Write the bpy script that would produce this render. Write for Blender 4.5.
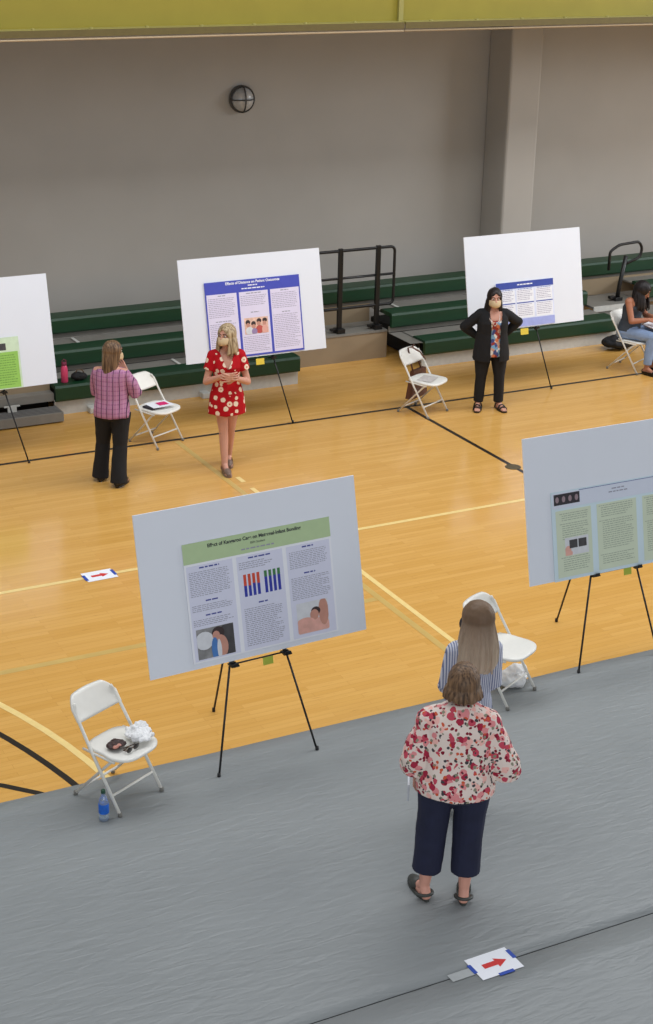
import bpy, bmesh, math, random
from mathutils import Vector, Matrix, noise
R = math.radians
random.seed(7)
for o in list(bpy.data.objects): bpy.data.objects.remove(o)
SC = bpy.context.scene; COL = SC.collection
# ------------------------------------------------------------------ camera
cd = bpy.data.cameras.new('camera'); cam = bpy.data.objects.new('camera', cd); COL.objects.link(cam); SC.camera = cam
YAW, PIT, ROL, FPX = 0.4868, 0.3744, 0.0222, 1621.6
fw = Vector((math.sin(YAW)*math.cos(PIT), math.cos(YAW)*math.cos(PIT), -math.sin(PIT)))
rt = Vector((math.cos(YAW), -math.sin(YAW), 0)); up = rt.cross(fw)
rr = rt*math.cos(ROL) + up*math.sin(ROL); uu = up*math.cos(ROL) - rt*math.sin(ROL)
m3 = Matrix((rr, uu, -fw)).transposed()
cam.matrix_world = Matrix.Translation((0, 0, 5.8)) @ m3.to_4x4()
cd.sensor_fit = 'VERTICAL'; cd.sensor_height = 24.0; cd.lens = 24.0*FPX/1024; cd.clip_end = 200
# ------------------------------------------------------------------ light
W = bpy.data.worlds.new('world'); SC.world = W; W.use_nodes = True
bg = W.node_tree.nodes['Background']; bg.inputs[0].default_value = (0.9, 0.94, 1.0, 1); bg.inputs[1].default_value = 0.44
def area(name, loc, target, sx, sy, power, col):
    l = bpy.data.lights.new(name, 'AREA'); l.shape = 'RECTANGLE'; l.size = sx; l.size_y = sy; l.energy = power; l.color = col
    o = bpy.data.objects.new(name, l); COL.objects.link(o); o.location = loc
    o.rotation_euler = (Vector(target)-Vector(loc)).to_track_quat('-Z', 'Y').to_euler(); return o
area('skylight', (10, 11.6, 9.5), (10, 12.6, 0), 22, 3.6, 1150, (0.97, 0.98, 1.0))
area('near_fill_light', (1, -3.5, 2.6), (4, 9, 1.2), 12, 3.2, 340, (0.93, 0.96, 1.0))  # unseen fill lamp added behind the camera to brighten the near boards
area('clerestory_window', (27, 9, 7.0), (9, 15, 1.5), 7, 3, 1250, (0.93, 0.96, 1.0))
vs = SC.view_settings; vs.view_transform = 'Standard'; vs.look = 'None'; vs.gamma = 1; vs.use_curve_mapping = False; vs.exposure = 0.0

# ------------------------------------------------------------------ materials
def lin(c): return tuple(((x/255)/12.92 if x/255 <= .04045 else ((x/255+.055)/1.055)**2.4) for x in c)
MATS = {}
def M(name, col, rough=.6, var=.06, scale=20, metal=0, bump=0, stretch=(1,1,1), spec=.5, srgb=True, alpha=None, trans=0, bscale=None, bstretch=None):
    if name in MATS: return MATS[name]
    m = bpy.data.materials.new(name); m.use_nodes = True; nt = m.node_tree; b = nt.nodes['Principled BSDF']
    c = lin(col) if srgb else col
    tc = nt.nodes.new('ShaderNodeTexCoord'); mp = nt.nodes.new('ShaderNodeMapping'); mp.inputs['Scale'].default_value = stretch
    nt.links.new(tc.outputs['Object'], mp.inputs['Vector'])
    nz = nt.nodes.new('ShaderNodeTexNoise'); nz.inputs['Scale'].default_value = scale; nz.inputs['Detail'].default_value = 3
    nt.links.new(mp.outputs[0], nz.inputs['Vector'])
    rp = nt.nodes.new('ShaderNodeValToRGB'); rp.color_ramp.elements[0].position = .3; rp.color_ramp.elements[1].position = .7
    rp.color_ramp.elements[0].color = (*[max(0, x*(1-var)) for x in c], 1); rp.color_ramp.elements[1].color = (*[min(1, x*(1+var)) for x in c], 1)
    nt.links.new(nz.outputs['Fac'], rp.inputs[0]); nt.links.new(rp.outputs[0], b.inputs['Base Color'])
    b.inputs['Roughness'].default_value = rough; b.inputs['Metallic'].default_value = metal; b.inputs['Specular IOR Level'].default_value = spec
    if trans: b.inputs['Transmission Weight'].default_value = trans
    if bump:
        n2 = nz
        if bscale:
            mp2 = nt.nodes.new('ShaderNodeMapping'); mp2.inputs['Scale'].default_value = bstretch or (1,1,1); nt.links.new(tc.outputs['Object'], mp2.inputs['Vector'])
            n2 = nt.nodes.new('ShaderNodeTexNoise'); n2.inputs['Scale'].default_value = bscale; nt.links.new(mp2.outputs[0], n2.inputs['Vector'])
        bp = nt.nodes.new('ShaderNodeBump'); bp.inputs['Strength'].default_value = bump; bp.inputs['Distance'].default_value = .02
        nt.links.new(n2.outputs['Fac'], bp.inputs['Height']); nt.links.new(bp.outputs[0], b.inputs['Normal'])
    MATS[name] = m; return m
def nodes_of(m): return m.node_tree, m.node_tree.nodes['Principled BSDF']
def newmat(name, rough=.7, spec=.3):
    m = bpy.data.materials.new(name); m.use_nodes = True; nt, b = nodes_of(m); b.inputs['Roughness'].default_value = rough; b.inputs['Specular IOR Level'].default_value = spec
    tc = nt.nodes.new('ShaderNodeTexCoord'); return m, nt, b, tc
def mixrgb(nt, fac, a, b):
    n = nt.nodes.new('ShaderNodeMix'); n.data_type = 'RGBA'
    for i, v in ((0, fac), (6, a), (7, b)):
        if isinstance(v, (tuple, list)): n.inputs[i].default_value = (*v, 1)
        elif isinstance(v, (int, float)): n.inputs[i].default_value = v
        else: nt.links.new(v, n.inputs[i])
    return n.outputs[2]
def math_(nt, op, a, b=0):
    n = nt.nodes.new('ShaderNodeMath'); n.operation = op
    for i, v in ((0, a), (1, b)):
        if isinstance(v, (int, float)): n.inputs[i].default_value = v
        else: nt.links.new(v, n.inputs[i])
    return n.outputs[0]
def mapping(nt, tc, sc): 
    n = nt.nodes.new('ShaderNodeMapping'); n.inputs['Scale'].default_value = sc; nt.links.new(tc.outputs['Object'], n.inputs['Vector']); return n.outputs[0]
def voro(nt, vec, scale):
    n = nt.nodes.new('ShaderNodeTexVoronoi'); n.inputs['Scale'].default_value = scale; nt.links.new(vec, n.inputs['Vector']); return n
def noi(nt, vec, scale, detail=2):
    n = nt.nodes.new('ShaderNodeTexNoise'); n.inputs['Scale'].default_value = scale; n.inputs['Detail'].default_value = detail; nt.links.new(vec, n.inputs['Vector']); return n

def wood_mat():
    m, nt, b, tc = newmat('maple_floorboards', .22, .5)
    v = mapping(nt, tc, (1, 1, 1))
    br = nt.nodes.new('ShaderNodeTexBrick'); nt.links.new(v, br.inputs['Vector'])
    br.inputs['Scale'].default_value = 1; br.inputs['Brick Width'].default_value = .9; br.inputs['Row Height'].default_value = .057
    br.inputs['Mortar Size'].default_value = .0012; br.inputs['Mortar Smooth'].default_value = .3; br.offset = .37
    br.inputs['Color1'].default_value = (*lin((218, 168, 88)), 1); br.inputs['Color2'].default_value = (*lin((230, 182, 104)), 1); br.inputs['Mortar'].default_value = (*lin((190, 138, 72)), 1)
    n1 = noi(nt, mapping(nt, tc, (.7, 9, 1)), 2.2, 4)
    c1 = mixrgb(nt, math_(nt, 'MULTIPLY', n1.outputs['Fac'], .55), br.outputs['Color'], lin((196, 140, 66)))
    n2 = noi(nt, mapping(nt, tc, (1.2, 14, 1)), 5, 2)
    dk = nt.nodes.new('ShaderNodeValToRGB'); dk.color_ramp.elements[0].position = .66; dk.color_ramp.elements[1].position = .78; nt.links.new(n2.outputs['Fac'], dk.inputs[0])
    c2 = mixrgb(nt, math_(nt, 'MULTIPLY', dk.outputs[0], .55), c1, lin((160, 104, 45)))
    nt.links.new(c2, b.inputs['Base Color'])
    n3 = noi(nt, mapping(nt, tc, (1, 4, 1)), 1.3, 1)
    nt.links.new(math_(nt, 'ADD', math_(nt, 'MULTIPLY', n3.outputs['Fac'], .10), .11), b.inputs['Roughness'])
    bp = nt.nodes.new('ShaderNodeBump'); bp.inputs['Strength'].default_value = .06; bp.inputs['Distance'].default_value = .01
    nt.links.new(n3.outputs['Fac'], bp.inputs['Height']); nt.links.new(bp.outputs[0], b.inputs['Normal'])
    return m
def tarp_mat():
    m, nt, b, tc = newmat('grey_vinyl_floor_cover', .42, .4)
    n = noi(nt, mapping(nt, tc, (1, 1, 1)), 1.1, 5)
    c = mixrgb(nt, n.outputs['Fac'], lin((128, 132, 133)), lin((145, 149, 149)))
    nt.links.new(c, b.inputs['Base Color'])
    rot = nt.nodes.new('ShaderNodeMapping'); rot.inputs['Rotation'].default_value = (0, 0, R(35)); rot.inputs['Scale'].default_value = (3.2, 13, 1); nt.links.new(tc.outputs['Object'], rot.inputs['Vector'])
    w = noi(nt, rot.outputs[0], 1.6, 2); w.inputs['Distortion'].default_value = .6
    big = noi(nt, mapping(nt, tc, (1, 1, 1)), .9, 1)
    h = math_(nt, 'MULTIPLY', w.outputs['Fac'], big.outputs['Fac'])
    bp = nt.nodes.new('ShaderNodeBump'); bp.inputs['Strength'].default_value = .6; bp.inputs['Distance'].default_value = .03
    nt.links.new(h, bp.inputs['Height']); nt.links.new(bp.outputs[0], b.inputs['Normal'])
    return m
def floral_mat():
    m, nt, b, tc = newmat('floral_print_fabric', .8, .2)
    v = mapping(nt, tc, (1, 1, 1))
    nz = noi(nt, v, 26, 2)
    va = nt.nodes.new('ShaderNodeVectorMath'); va.operation = 'SCALE'; va.inputs['Scale'].default_value = .025; nt.links.new(nz.outputs['Color'], va.inputs[0])
    vb = nt.nodes.new('ShaderNodeVectorMath'); vb.operation = 'ADD'; nt.links.new(v, vb.inputs[0]); nt.links.new(va.outputs[0], vb.inputs[1])
    col = (lin((228, 212, 202)))
    cur = col
    for sc, th, stops in ((27, .62, [(0, (168, 44, 68)), (.28, (222, 140, 142)), (.5, (196, 74, 92)), (.7, (236, 182, 172))]), (46, .46, [(0, (70, 66, 70)), (.3, (130, 30, 50)), (.6, (140, 138, 118)), (.8, (205, 90, 60))])):
        vo = voro(nt, vb.outputs[0], sc)
        sep = nt.nodes.new('ShaderNodeSeparateColor'); nt.links.new(vo.outputs['Color'], sep.inputs[0])
        rp = nt.nodes.new('ShaderNodeValToRGB'); rp.color_ramp.interpolation = 'CONSTANT'
        el = rp.color_ramp.elements
        el[0].position = 0; el[0].color = (*lin(stops[0][1]), 1); el[1].position = stops[1][0]; el[1].color = (*lin(stops[1][1]), 1)
        for p, c in stops[2:]:
            e = el.new(p); e.color = (*lin(c), 1)
        nt.links.new(sep.outputs[0], rp.inputs[0])
        f = math_(nt, 'LESS_THAN', vo.outputs['Distance'], th)
        g = math_(nt, 'GREATER_THAN', sep.outputs[1], .22 if sc < 20 else .45)
        cur = mixrgb(nt, math_(nt, 'MULTIPLY', f, g), cur, rp.outputs[0])
    nt.links.new(cur, b.inputs['Base Color']); return m
def daisy_mat():
    m, nt, b, tc = newmat('red_daisy_print_fabric', .8, .2)
    v = mapping(nt, tc, (1, 1, 1)); vo = voro(nt, v, 13); vo.inputs['Randomness'].default_value = .7
    pet = noi(nt, v, 60, 1)
    d = math_(nt, 'ADD', vo.outputs['Distance'], math_(nt, 'MULTIPLY', pet.outputs['Fac'], .12))
    c = mixrgb(nt, math_(nt, 'LESS_THAN', d, .43), lin((176, 14, 26)), lin((236, 214, 190)))
    c = mixrgb(nt, math_(nt, 'LESS_THAN', d, .17), c, lin((196, 96, 60)))
    nt.links.new(c, b.inputs['Base Color']); return m
def plaid_mat():
    m, nt, b, tc = newmat('purple_check_fabric', .85, .2)
    sx = nt.nodes.new('ShaderNodeSeparateXYZ'); nt.links.new(tc.outputs['Object'], sx.inputs[0])
    def line(o, f, w):
        s = math_(nt, 'FRACT', math_(nt, 'MULTIPLY', o, f)); return math_(nt, 'LESS_THAN', s, w)
    c = mixrgb(nt, line(sx.outputs[2], 22, .25), lin((176, 126, 158)), lin((158, 104, 142)))
    c = mixrgb(nt, math_(nt, 'MULTIPLY', line(sx.outputs[0], 17, .18), 1), c, lin((66, 40, 72)))
    c = mixrgb(nt, math_(nt, 'MULTIPLY', line(sx.outputs[0], 34, .12), .7), c, lin((206, 150, 176)))
    nt.links.new(c, b.inputs['Base Color']); return m
def stripe_mat():
    m, nt, b, tc = newmat('blue_white_striped_fabric', .85, .2)
    sx = nt.nodes.new('ShaderNodeSeparateXYZ'); nt.links.new(tc.outputs['Object'], sx.inputs[0])
    s = math_(nt, 'FRACT', math_(nt, 'MULTIPLY', sx.outputs[0], 62))
    c = mixrgb(nt, math_(nt, 'LESS_THAN', s, .42), lin((206, 208, 218)), lin((112, 122, 156)))
    nt.links.new(c, b.inputs['Base Color']); return m
def patch_mat():
    m, nt, b, tc = newmat('colourful_patchwork_fabric', .8, .2)
    v = mapping(nt, tc, (1, 1, .8)); vo = voro(nt, v, 30)
    sep = nt.nodes.new('ShaderNodeSeparateColor'); nt.links.new(vo.outputs['Color'], sep.inputs[0])
    rp = nt.nodes.new('ShaderNodeValToRGB'); rp.color_ramp.interpolation = 'CONSTANT'; el = rp.color_ramp.elements
    cs = [(120, 160, 190), (206, 120, 84), (224, 220, 214), (70, 80, 130), (190, 150, 130), (150, 60, 50)]
    el[0].position = 0; el[0].color = (*lin(cs[0]), 1); el[1].position = .18; el[1].color = (*lin(cs[1]), 1)
    for i, c in enumerate(cs[2:]): e = el.new(.35+.16*i); e.color = (*lin(c), 1)
    nt.links.new(sep.outputs[0], rp.inputs[0]); nt.links.new(rp.outputs[0], b.inputs['Base Color']); return m
def hair_mat(name, dark, light):
    m, nt, b, tc = newmat(name, .5, .35)
    n = noi(nt, mapping(nt, tc, (1, 1, .06)), 75, 3)
    rp = nt.nodes.new('ShaderNodeValToRGB'); rp.color_ramp.elements[0].position = .35; rp.color_ramp.elements[1].position = .68
    rp.color_ramp.elements[0].color = (*lin(dark), 1); rp.color_ramp.elements[1].color = (*lin(light), 1)
    nt.links.new(n.outputs['Fac'], rp.inputs[0]); nt.links.new(rp.outputs[0], b.inputs['Base Color']); return m
def lean(t, kx):
    for c in t.children_recursive: c.data.transform(Matrix(((1, 0, kx, 0), (0, 1, 0, 0), (0, 0, 1, 0), (0, 0, 0, 1))))
def ombre_mat(name, top, tip, z0, z1):
    m, nt, b, tc = newmat(name, .5, .35)
    n = noi(nt, mapping(nt, tc, (1, 1, .06)), 75, 3)
    sx = nt.nodes.new('ShaderNodeSeparateXYZ'); nt.links.new(tc.outputs['Object'], sx.inputs[0])
    mr = nt.nodes.new('ShaderNodeMapRange'); mr.inputs[1].default_value = z0; mr.inputs[2].default_value = z1; nt.links.new(sx.outputs[2], mr.inputs[0])
    c = mixrgb(nt, mr.outputs[0], lin(tip), lin(top))
    c2 = mixrgb(nt, math_(nt, 'MULTIPLY', n.outputs['Fac'], .35), c, lin(tuple(x*.5 for x in top)))
    nt.links.new(c2, b.inputs['Base Color']); return m

# ------------------------------------------------------------------ object helpers
def setp(o, label=None, cat=None, group=None, kind=None):
    if label: o['label'] = label
    if cat: o['category'] = cat
    if group: o['group'] = group
    if kind: o['kind'] = kind
    return o
def thing(name, label, cat, loc=(0,0,0), rotz=0, group=None):
    o = bpy.data.objects.new(name, None); COL.objects.link(o); o.location = loc; o.rotation_euler = (0, 0, rotz)
    o.empty_display_size = .1
    return setp(o, label, cat, group)
def finish(bm, name, mat, parent=None, smooth=False, label=None, bevel=0):
    bmesh.ops.recalc_face_normals(bm, faces=bm.faces)
    me = bpy.data.meshes.new(name); bm.to_mesh(me); bm.free()
    if smooth:
        for p in me.polygons: p.use_smooth = True
    for mm in (mat if isinstance(mat, list) else [mat]): me.materials.append(mm)
    o = bpy.data.objects.new(name, me); COL.objects.link(o)
    if parent: o.parent = parent
    if label: o['label'] = label
    if bevel:
        md = o.modifiers.new('bevel', 'BEVEL'); md.width = bevel; md.segments = 2; md.limit_method = 'ANGLE'
    return o
def box(bm, x0, x1, y0, y1, z0, z1, mi=0):
    vs = [bm.verts.new((x, y, z)) for x in (x0, x1) for y in (y0, y1) for z in (z0, z1)]
    for f in ((0,1,3,2),(4,6,7,5),(0,4,5,1),(2,3,7,6),(0,2,6,4),(1,5,7,3)):
        bm.faces.new([vs[i] for i in f]).material_index = mi
    return vs
def quadpoly(bm, pts, mi=0): bm.faces.new([bm.verts.new(p) for p in pts]).material_index = mi
def frame_of(d):
    d = d.normalized(); a = Vector((0, 0, 1)) if abs(d.z) < .9 else Vector((0, 1, 0)); s = d.cross(a).normalized(); return s, s.cross(d)
def tube(bm, pts, r, seg=10, caps=True, radii=None, rx=1, fixed=None):
    pts = [Vector(p) for p in pts]; rings = []; ps = None
    for i, p in enumerate(pts):
        d = (pts[min(i+1, len(pts)-1)]-pts[max(i-1, 0)])
        if d.length < 1e-9: d = Vector((0,0,1))
        d.normalize()
        if fixed: s = (Vector(fixed) - d*Vector(fixed).dot(d)).normalized()
        elif ps is None: s = frame_of(d)[0]
        else: s = (ps - d*ps.dot(d)).normalized()
        ps = s; t = d.cross(s); q = radii[i] if radii else r
        rings.append([bm.verts.new(p + s*math.cos(2*math.pi*k/seg)*q*rx + t*math.sin(2*math.pi*k/seg)*q) for k in range(seg)])
    for a, b in zip(rings, rings[1:]):
        for k in range(seg): bm.faces.new((a[k], a[(k+1) % seg], b[(k+1) % seg], b[k]))
    if caps:
        bm.faces.new(rings[0][::-1]); bm.faces.new(rings[-1])
def cap(bm, p0, p1, r0, r1, seg=14):      # tapered capsule
    p0, p1 = Vector(p0), Vector(p1); d = (p1-p0)
    if d.length < 1e-6: d = Vector((0,0,1e-4))
    n = d.normalized(); pts = []; rad = []
    for a in (80, 55, 30, 0): pts.append(p0 - n*r0*math.sin(R(a))); rad.append(max(r0*math.cos(R(a)), 1e-4))
    for a in (0, 30, 55, 80): pts.append(p1 + n*r1*math.sin(R(a))); rad.append(max(r1*math.cos(R(a)), 1e-4))
    tube_dir(bm, pts, n, rad, seg)
def tube_dir(bm, pts, n, rad, seg):
    s, t = frame_of(n); rings = []
    for p, q in zip(pts, rad): rings.append([bm.verts.new(p + s*math.cos(2*math.pi*k/seg)*q + t*math.sin(2*math.pi*k/seg)*q) for k in range(seg)])
    for a, b in zip(rings, rings[1:]):
        for k in range(seg): bm.faces.new((a[k], a[(k+1) % seg], b[(k+1) % seg], b[k]))
    bm.faces.new(rings[0][::-1]); bm.faces.new(rings[-1])
def ell(bm, c, r, mat3=None, seg=20, rings=12):
    mt = Matrix.Translation(c) @ (mat3.to_4x4() if mat3 else Matrix.Identity(4)) @ Matrix.Diagonal((r[0], r[1], r[2], 1))
    bmesh.ops.create_uvsphere(bm, u_segments=seg, v_segments=rings, radius=1, matrix=mt)
def loft(bm, rings, seg=28, n=2.2):        # rings: (z, cx, cy, rx, ry)
    out = []
    for z, cx, cy, rx, ry in rings:
        row = []
        for k in range(seg):
            a = 2*math.pi*k/seg; c, s = math.cos(a), math.sin(a)
            row.append(bm.verts.new((cx + rx*math.copysign(abs(c)**(2/n), c), cy + ry*math.copysign(abs(s)**(2/n), s), z)))
        out.append(row)
    for a, b in zip(out, out[1:]):
        for k in range(seg): bm.faces.new((a[k], a[(k+1) % seg], b[(k+1) % seg], b[k]))
    bm.faces.new(out[0][::-1]); bm.faces.new(out[-1])
def lathe(bm, prof, c=(0,0,0), seg=24):
    out = []
    for r_, z in prof: out.append([bm.verts.new((c[0]+max(r_, 1e-4)*math.cos(2*math.pi*k/seg), c[1]+max(r_, 1e-4)*math.sin(2*math.pi*k/seg), c[2]+z)) for k in range(seg)])
    for a, b in zip(out, out[1:]):
        for k in range(seg): bm.faces.new((a[k], a[(k+1) % seg], b[(k+1) % seg], b[k]))
    bm.faces.new(out[0][::-1]); bm.faces.new(out[-1])
def organic(bm, name, mat, parent, voxel=.006, smooth=4, wr=0, wscale=9, wst=(1,1,1), cut=None, label=None, seed=0):
    me = bpy.data.meshes.new('t'); bmesh.ops.recalc_face_normals(bm, faces=bm.faces); bm.to_mesh(me); bm.free()
    ob = bpy.data.objects.new('t', me); COL.objects.link(ob)
    rm = ob.modifiers.new('r', 'REMESH'); rm.mode = 'VOXEL'; rm.voxel_size = voxel
    if smooth:
        sm = ob.modifiers.new('s', 'SMOOTH'); sm.factor = .5; sm.iterations = smooth
    dg = bpy.context.evaluated_depsgraph_get(); me2 = bpy.data.meshes.new_from_object(ob.evaluated_get(dg))
    bpy.data.objects.remove(ob); bpy.data.meshes.remove(me)
    if wr:
        ns = [v.normal.copy() for v in me2.vertices]
        for v, n in zip(me2.vertices, ns):
            q = Vector((v.co.x*wst[0], v.co.y*wst[1], v.co.z*wst[2]))*wscale + Vector((seed*3.1, 0, 0))
            d = noise.noise(q)*.7 + noise.noise(q*2.3)*.35
            v.co = v.co + n*d*wr
    if cut:
        b2 = bmesh.new(); b2.from_mesh(me2); bmesh.ops.delete(b2, geom=[v for v in b2.verts if cut(v.co)], context='VERTS'); b2.to_mesh(me2); b2.free()
    for p in me2.polygons: p.use_smooth = True
    me2.name = name; me2.materials.clear(); me2.materials.append(mat)
    o = bpy.data.objects.new(name, me2); COL.objects.link(o); o.parent = parent
    if label: o['label'] = label
    return o
def copy_tree(o, parent=None):
    c = o.copy(); COL.objects.link(c); c.parent = parent
    for ch in list(o.children): copy_tree(ch, c)
    return c
def text_mesh(name, body, size, mat, parent, loc, align='CENTER', bold=0):
    cu = bpy.data.curves.new('t', 'FONT'); cu.body = body; cu.size = size; cu.align_x = align; cu.offset = bold; cu.extrude = .0004
    ob = bpy.data.objects.new('t', cu); COL.objects.link(ob)
    me = bpy.data.meshes.new_from_object(ob.evaluated_get(bpy.context.evaluated_depsgraph_get())); bpy.data.objects.remove(ob)
    me.transform(Matrix.Rotation(R(90), 4, 'X')); me.name = name; me.materials.clear(); me.materials.append(mat)
    o = bpy.data.objects.new(name, me); COL.objects.link(o); o.parent = parent; o.location = loc; return o

# ------------------------------------------------------------------ shared materials
WOOD = wood_mat(); TARP = tarp_mat()
WALL = M('painted_block_wall', (174, 170, 163), .9, .03, 1.5)
GREEN = M('green_bench_plastic', (14, 56, 32), .45, .12, 5, stretch=(1, 6, 6))
GREYS = M('galvanised_step_grey', (128, 125, 118), .5, .06, 8)
BEIGE = M('beige_riser_panel', (146, 128, 102), .7, .06, 3)
DKGAP = M('dark_underframe', (24, 24, 24), .8)
OLIVE = M('olive_yellow_steel', (140, 128, 42), .5, .05, 3)
OLIVEL = M('olive_steel_flange', (150, 142, 78), .5, .05, 3)
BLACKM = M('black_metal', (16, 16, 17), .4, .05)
WHITEP = M('white_chair_plastic', (232, 230, 222), .4, .02)
WHITEM = M('white_painted_tube', (226, 224, 216), .35, .02)
RUBB = M('grey_rubber', (120, 118, 112), .7)
FOAM = M('white_foam_board', (226, 230, 238), .75, .008, 4)
PAPER = M('white_paper', (236, 238, 244), .7, .01)
INK = M('grey_print', (152, 153, 168), .8, .05); DINK = M('dark_print', (52, 58, 62), .8, .05); BINK = M('blue_heading_print', (70, 78, 150), .8, .05)
YEL = M('sticky_note_yellow', (226, 200, 70), .8, .03); YGR = M('sticky_note_green', (176, 188, 70), .8, .03)
RED = M('arrow_red', (206, 44, 42), .7, .03); BTAPE = M('blue_tape', (30, 70, 168), .6, .04)

# ------------------------------------------------------------------ setting
bm = bmesh.new(); box(bm, -6, 26, -2, 21, -.2, 0); floor = setp(finish(bm, 'floor', WOOD), kind='structure')
def line_part(pts, w, mat, label, z=.0012):
    bm = bmesh.new(); L = []
    for i, p in enumerate(pts):
        a = Vector(pts[max(i-1, 0)]); b = Vector(pts[min(i+1, len(pts)-1)]); d = (b-a).normalized(); n = Vector((-d.y, d.x))*w/2; p = Vector(p)
        L.append((bm.verts.new((p.x+n.x, p.y+n.y, z)), bm.verts.new((p.x-n.x, p.y-n.y, z))))
    for a, b in zip(L, L[1:]): bm.faces.new((a[0], b[0], b[1], a[1]))
    o = finish(bm, 'court_line', mat, floor, label=label)
    for p in o.data.polygons:
        if p.normal.z < 0: p.flip()
    return o
LB = M('black_line_paint', (34, 28, 24), .3, .1); LY = M('cream_yellow_line_paint', (240, 212, 140), .3, .05); LG = M('sage_green_line_paint', (204, 172, 100), .3, .05, 6)
line_part([(-2, 15.65), (24, 15.66)], .05, LB, 'black sideline')
line_part([(-2, 12.5), (24, 12.56)], .05, LY, 'cream yellow line across the court')
line_part([(9.32, 15.65), (9.32, 13.46)], .05, LB, 'black line towards the floor plate'); line_part([(9.32, 13.30), (9.32, 9)], .05, LB, 'black line beyond the floor plate')
line_part([(6.52, 13.55), (6.52, 8)], .05, LY, 'cream yellow line running to the grey cover')
line_part([(6.52, 14.3), (6.52, 14.14)], .05, LY, 'short cream dash'); line_part([(6.52, 13.95), (6.52, 13.8)], .05, LY, 'short cream dash')
line_part([(6.385, 15.6), (6.385, 8)], .06, LG, 'faint green line')
line_part([(-2, 11.09), (6.35, 11.05)], .07, LG, 'faint green line across the court')
def arc(c, r, a0, a1, n=24): return [(c[0]+r*math.cos(R(a0+(a1-a0)*i/n)), c[1]+r*math.sin(R(a0+(a1-a0)*i/n))) for i in range(n+1)]
line_part(arc((-2.288, 8.498), 5.572, -10, 60), .055, LY, 'curved cream yellow line')
line_part(arc((-3.349, 7.906), 6.496, -10, 40), .05, LB, 'curved black line')
line_part([(2.1, 9.86), (2.36, 9.63), (2.56, 9.45), (2.75, 9.25), (2.88, 9.05), (2.98, 8.8)], .05, LB, 'second curved black line')
bm = bmesh.new(); lathe(bm, [(.085, 0), (.085, .003), (.078, .0045), (.02, .0045)], (9.308, 13.385, 0)); 
setp(finish(bm, 'floor_plate', M('bronze_floor_plate', (96, 84, 58), .4, .1, metal=.3)), 'small round brown cover plate set into the wood floor on a black line', 'floor plate')
# wall with pilaster
bm = bmesh.new(); box(bm, -6, 26, 18.9, 19.2, 0, 4.9); setp(finish(bm, 'wall_back', WALL), kind='structure')
bm = bmesh.new(); box(bm, 12.31, 12.81, 18.36, 18.9, 0, 4.6); setp(finish(bm, 'trim_1', WALL, bevel=.03), kind='structure', label='wall pilaster')
# gallery above the seating with its steel beam
bm = bmesh.new(); box(bm, -6, 26, 16.75, 19.2, 4.7, 4.9); setp(finish(bm, 'ceiling', M('gallery_soffit', (120, 108, 92), .9)), kind='structure')
def beam(x0, x1, lab):
    t = thing('steel_beam', lab, 'beam', (x0, 16.7, 4.215), 0, None); L = x1-x0
    bm = bmesh.new(); box(bm, 0, L, -.012, .012, .03, .72); finish(bm, 'web', OLIVE, t, bevel=.003)
    bm = bmesh.new(); box(bm, 0, L, -.16, .12, .03, .055); box(bm, 0, L, -.16, .12, .72, .75); finish(bm, 'flange', OLIVEL, t, label='paler beam flange')
    bm = bmesh.new(); box(bm, 0, L, -.165, -.155, -.02, .05); finish(bm, 'edge_plate', M('dark_olive_edge', (96, 84, 42), .6), t, label='dark lower edge')
    bm = bmesh.new(); tube(bm, [(0, -.15, -.045), (L, -.15, -.045)], .012, 8); finish(bm, 'conduit', M('pale_conduit', (168, 148, 118), .5), t, True)
    for k in range(int(L/.62)):
        bm = bmesh.new(); lathe(bm, [(.022, 0), (.022, .012), (.012, .016)], (.35+k*.62, -.13, .055), 8); finish(bm, 'bolt', OLIVEL, t)
    return t
beam(-5, 9.61, 'olive yellow steel beam across the top, left of the joint')
b2 = beam(9.63, 25, 'olive yellow steel beam across the top, right of the joint')
bm = bmesh.new(); box(bm, -.03, .03, -.05, -.012, .05, .72); finish(bm, 'joint_plate', OLIVEL, b2, bevel=.004)
# wall lamp
t = thing('wall_light', 'round grey caged light fixture on the wall under the beam', 'wall light', (8.66, 18.9, 3.17))
def lath_y(bm, prof, seg=32):
    lathe(bm, prof, seg=seg)
    for v in bm.verts: v.co = Vector((v.co.x, -v.co.z, v.co.y))
bm = bmesh.new(); lath_y(bm, [(.165, 0), (.17, .02), (.165, .05), (.15, .06)]); finish(bm, 'housing', M('dark_grey_fixture', (96, 94, 92), .5), t, True)
bm = bmesh.new(); lath_y(bm, [(.15, .055), (.142, .08), (.12, .115), (.08, .14), (.03, .152)]); finish(bm, 'globe', M('frosted_glass_globe', (176, 176, 174), .25), t, True)
bm = bmesh.new()
for ang in (0, 90):
    pts = []
    for i in range(13):
        a = R(-90+15*i); q = Vector((.165*math.sin(a), -.04-.125*math.cos(a), 0)); 
        if ang: q = Vector((0, q.y, q.x))
        pts.append(q)
    tube(bm, pts, .008, 8)
tube(bm, [(.16*math.cos(R(a)), -.06, .16*math.sin(R(a))) for a in range(0, 361, 15)], .009, 8)
finish(bm, 'cage', M('cage_wire', (64, 62, 60), .5), t, True)

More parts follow.
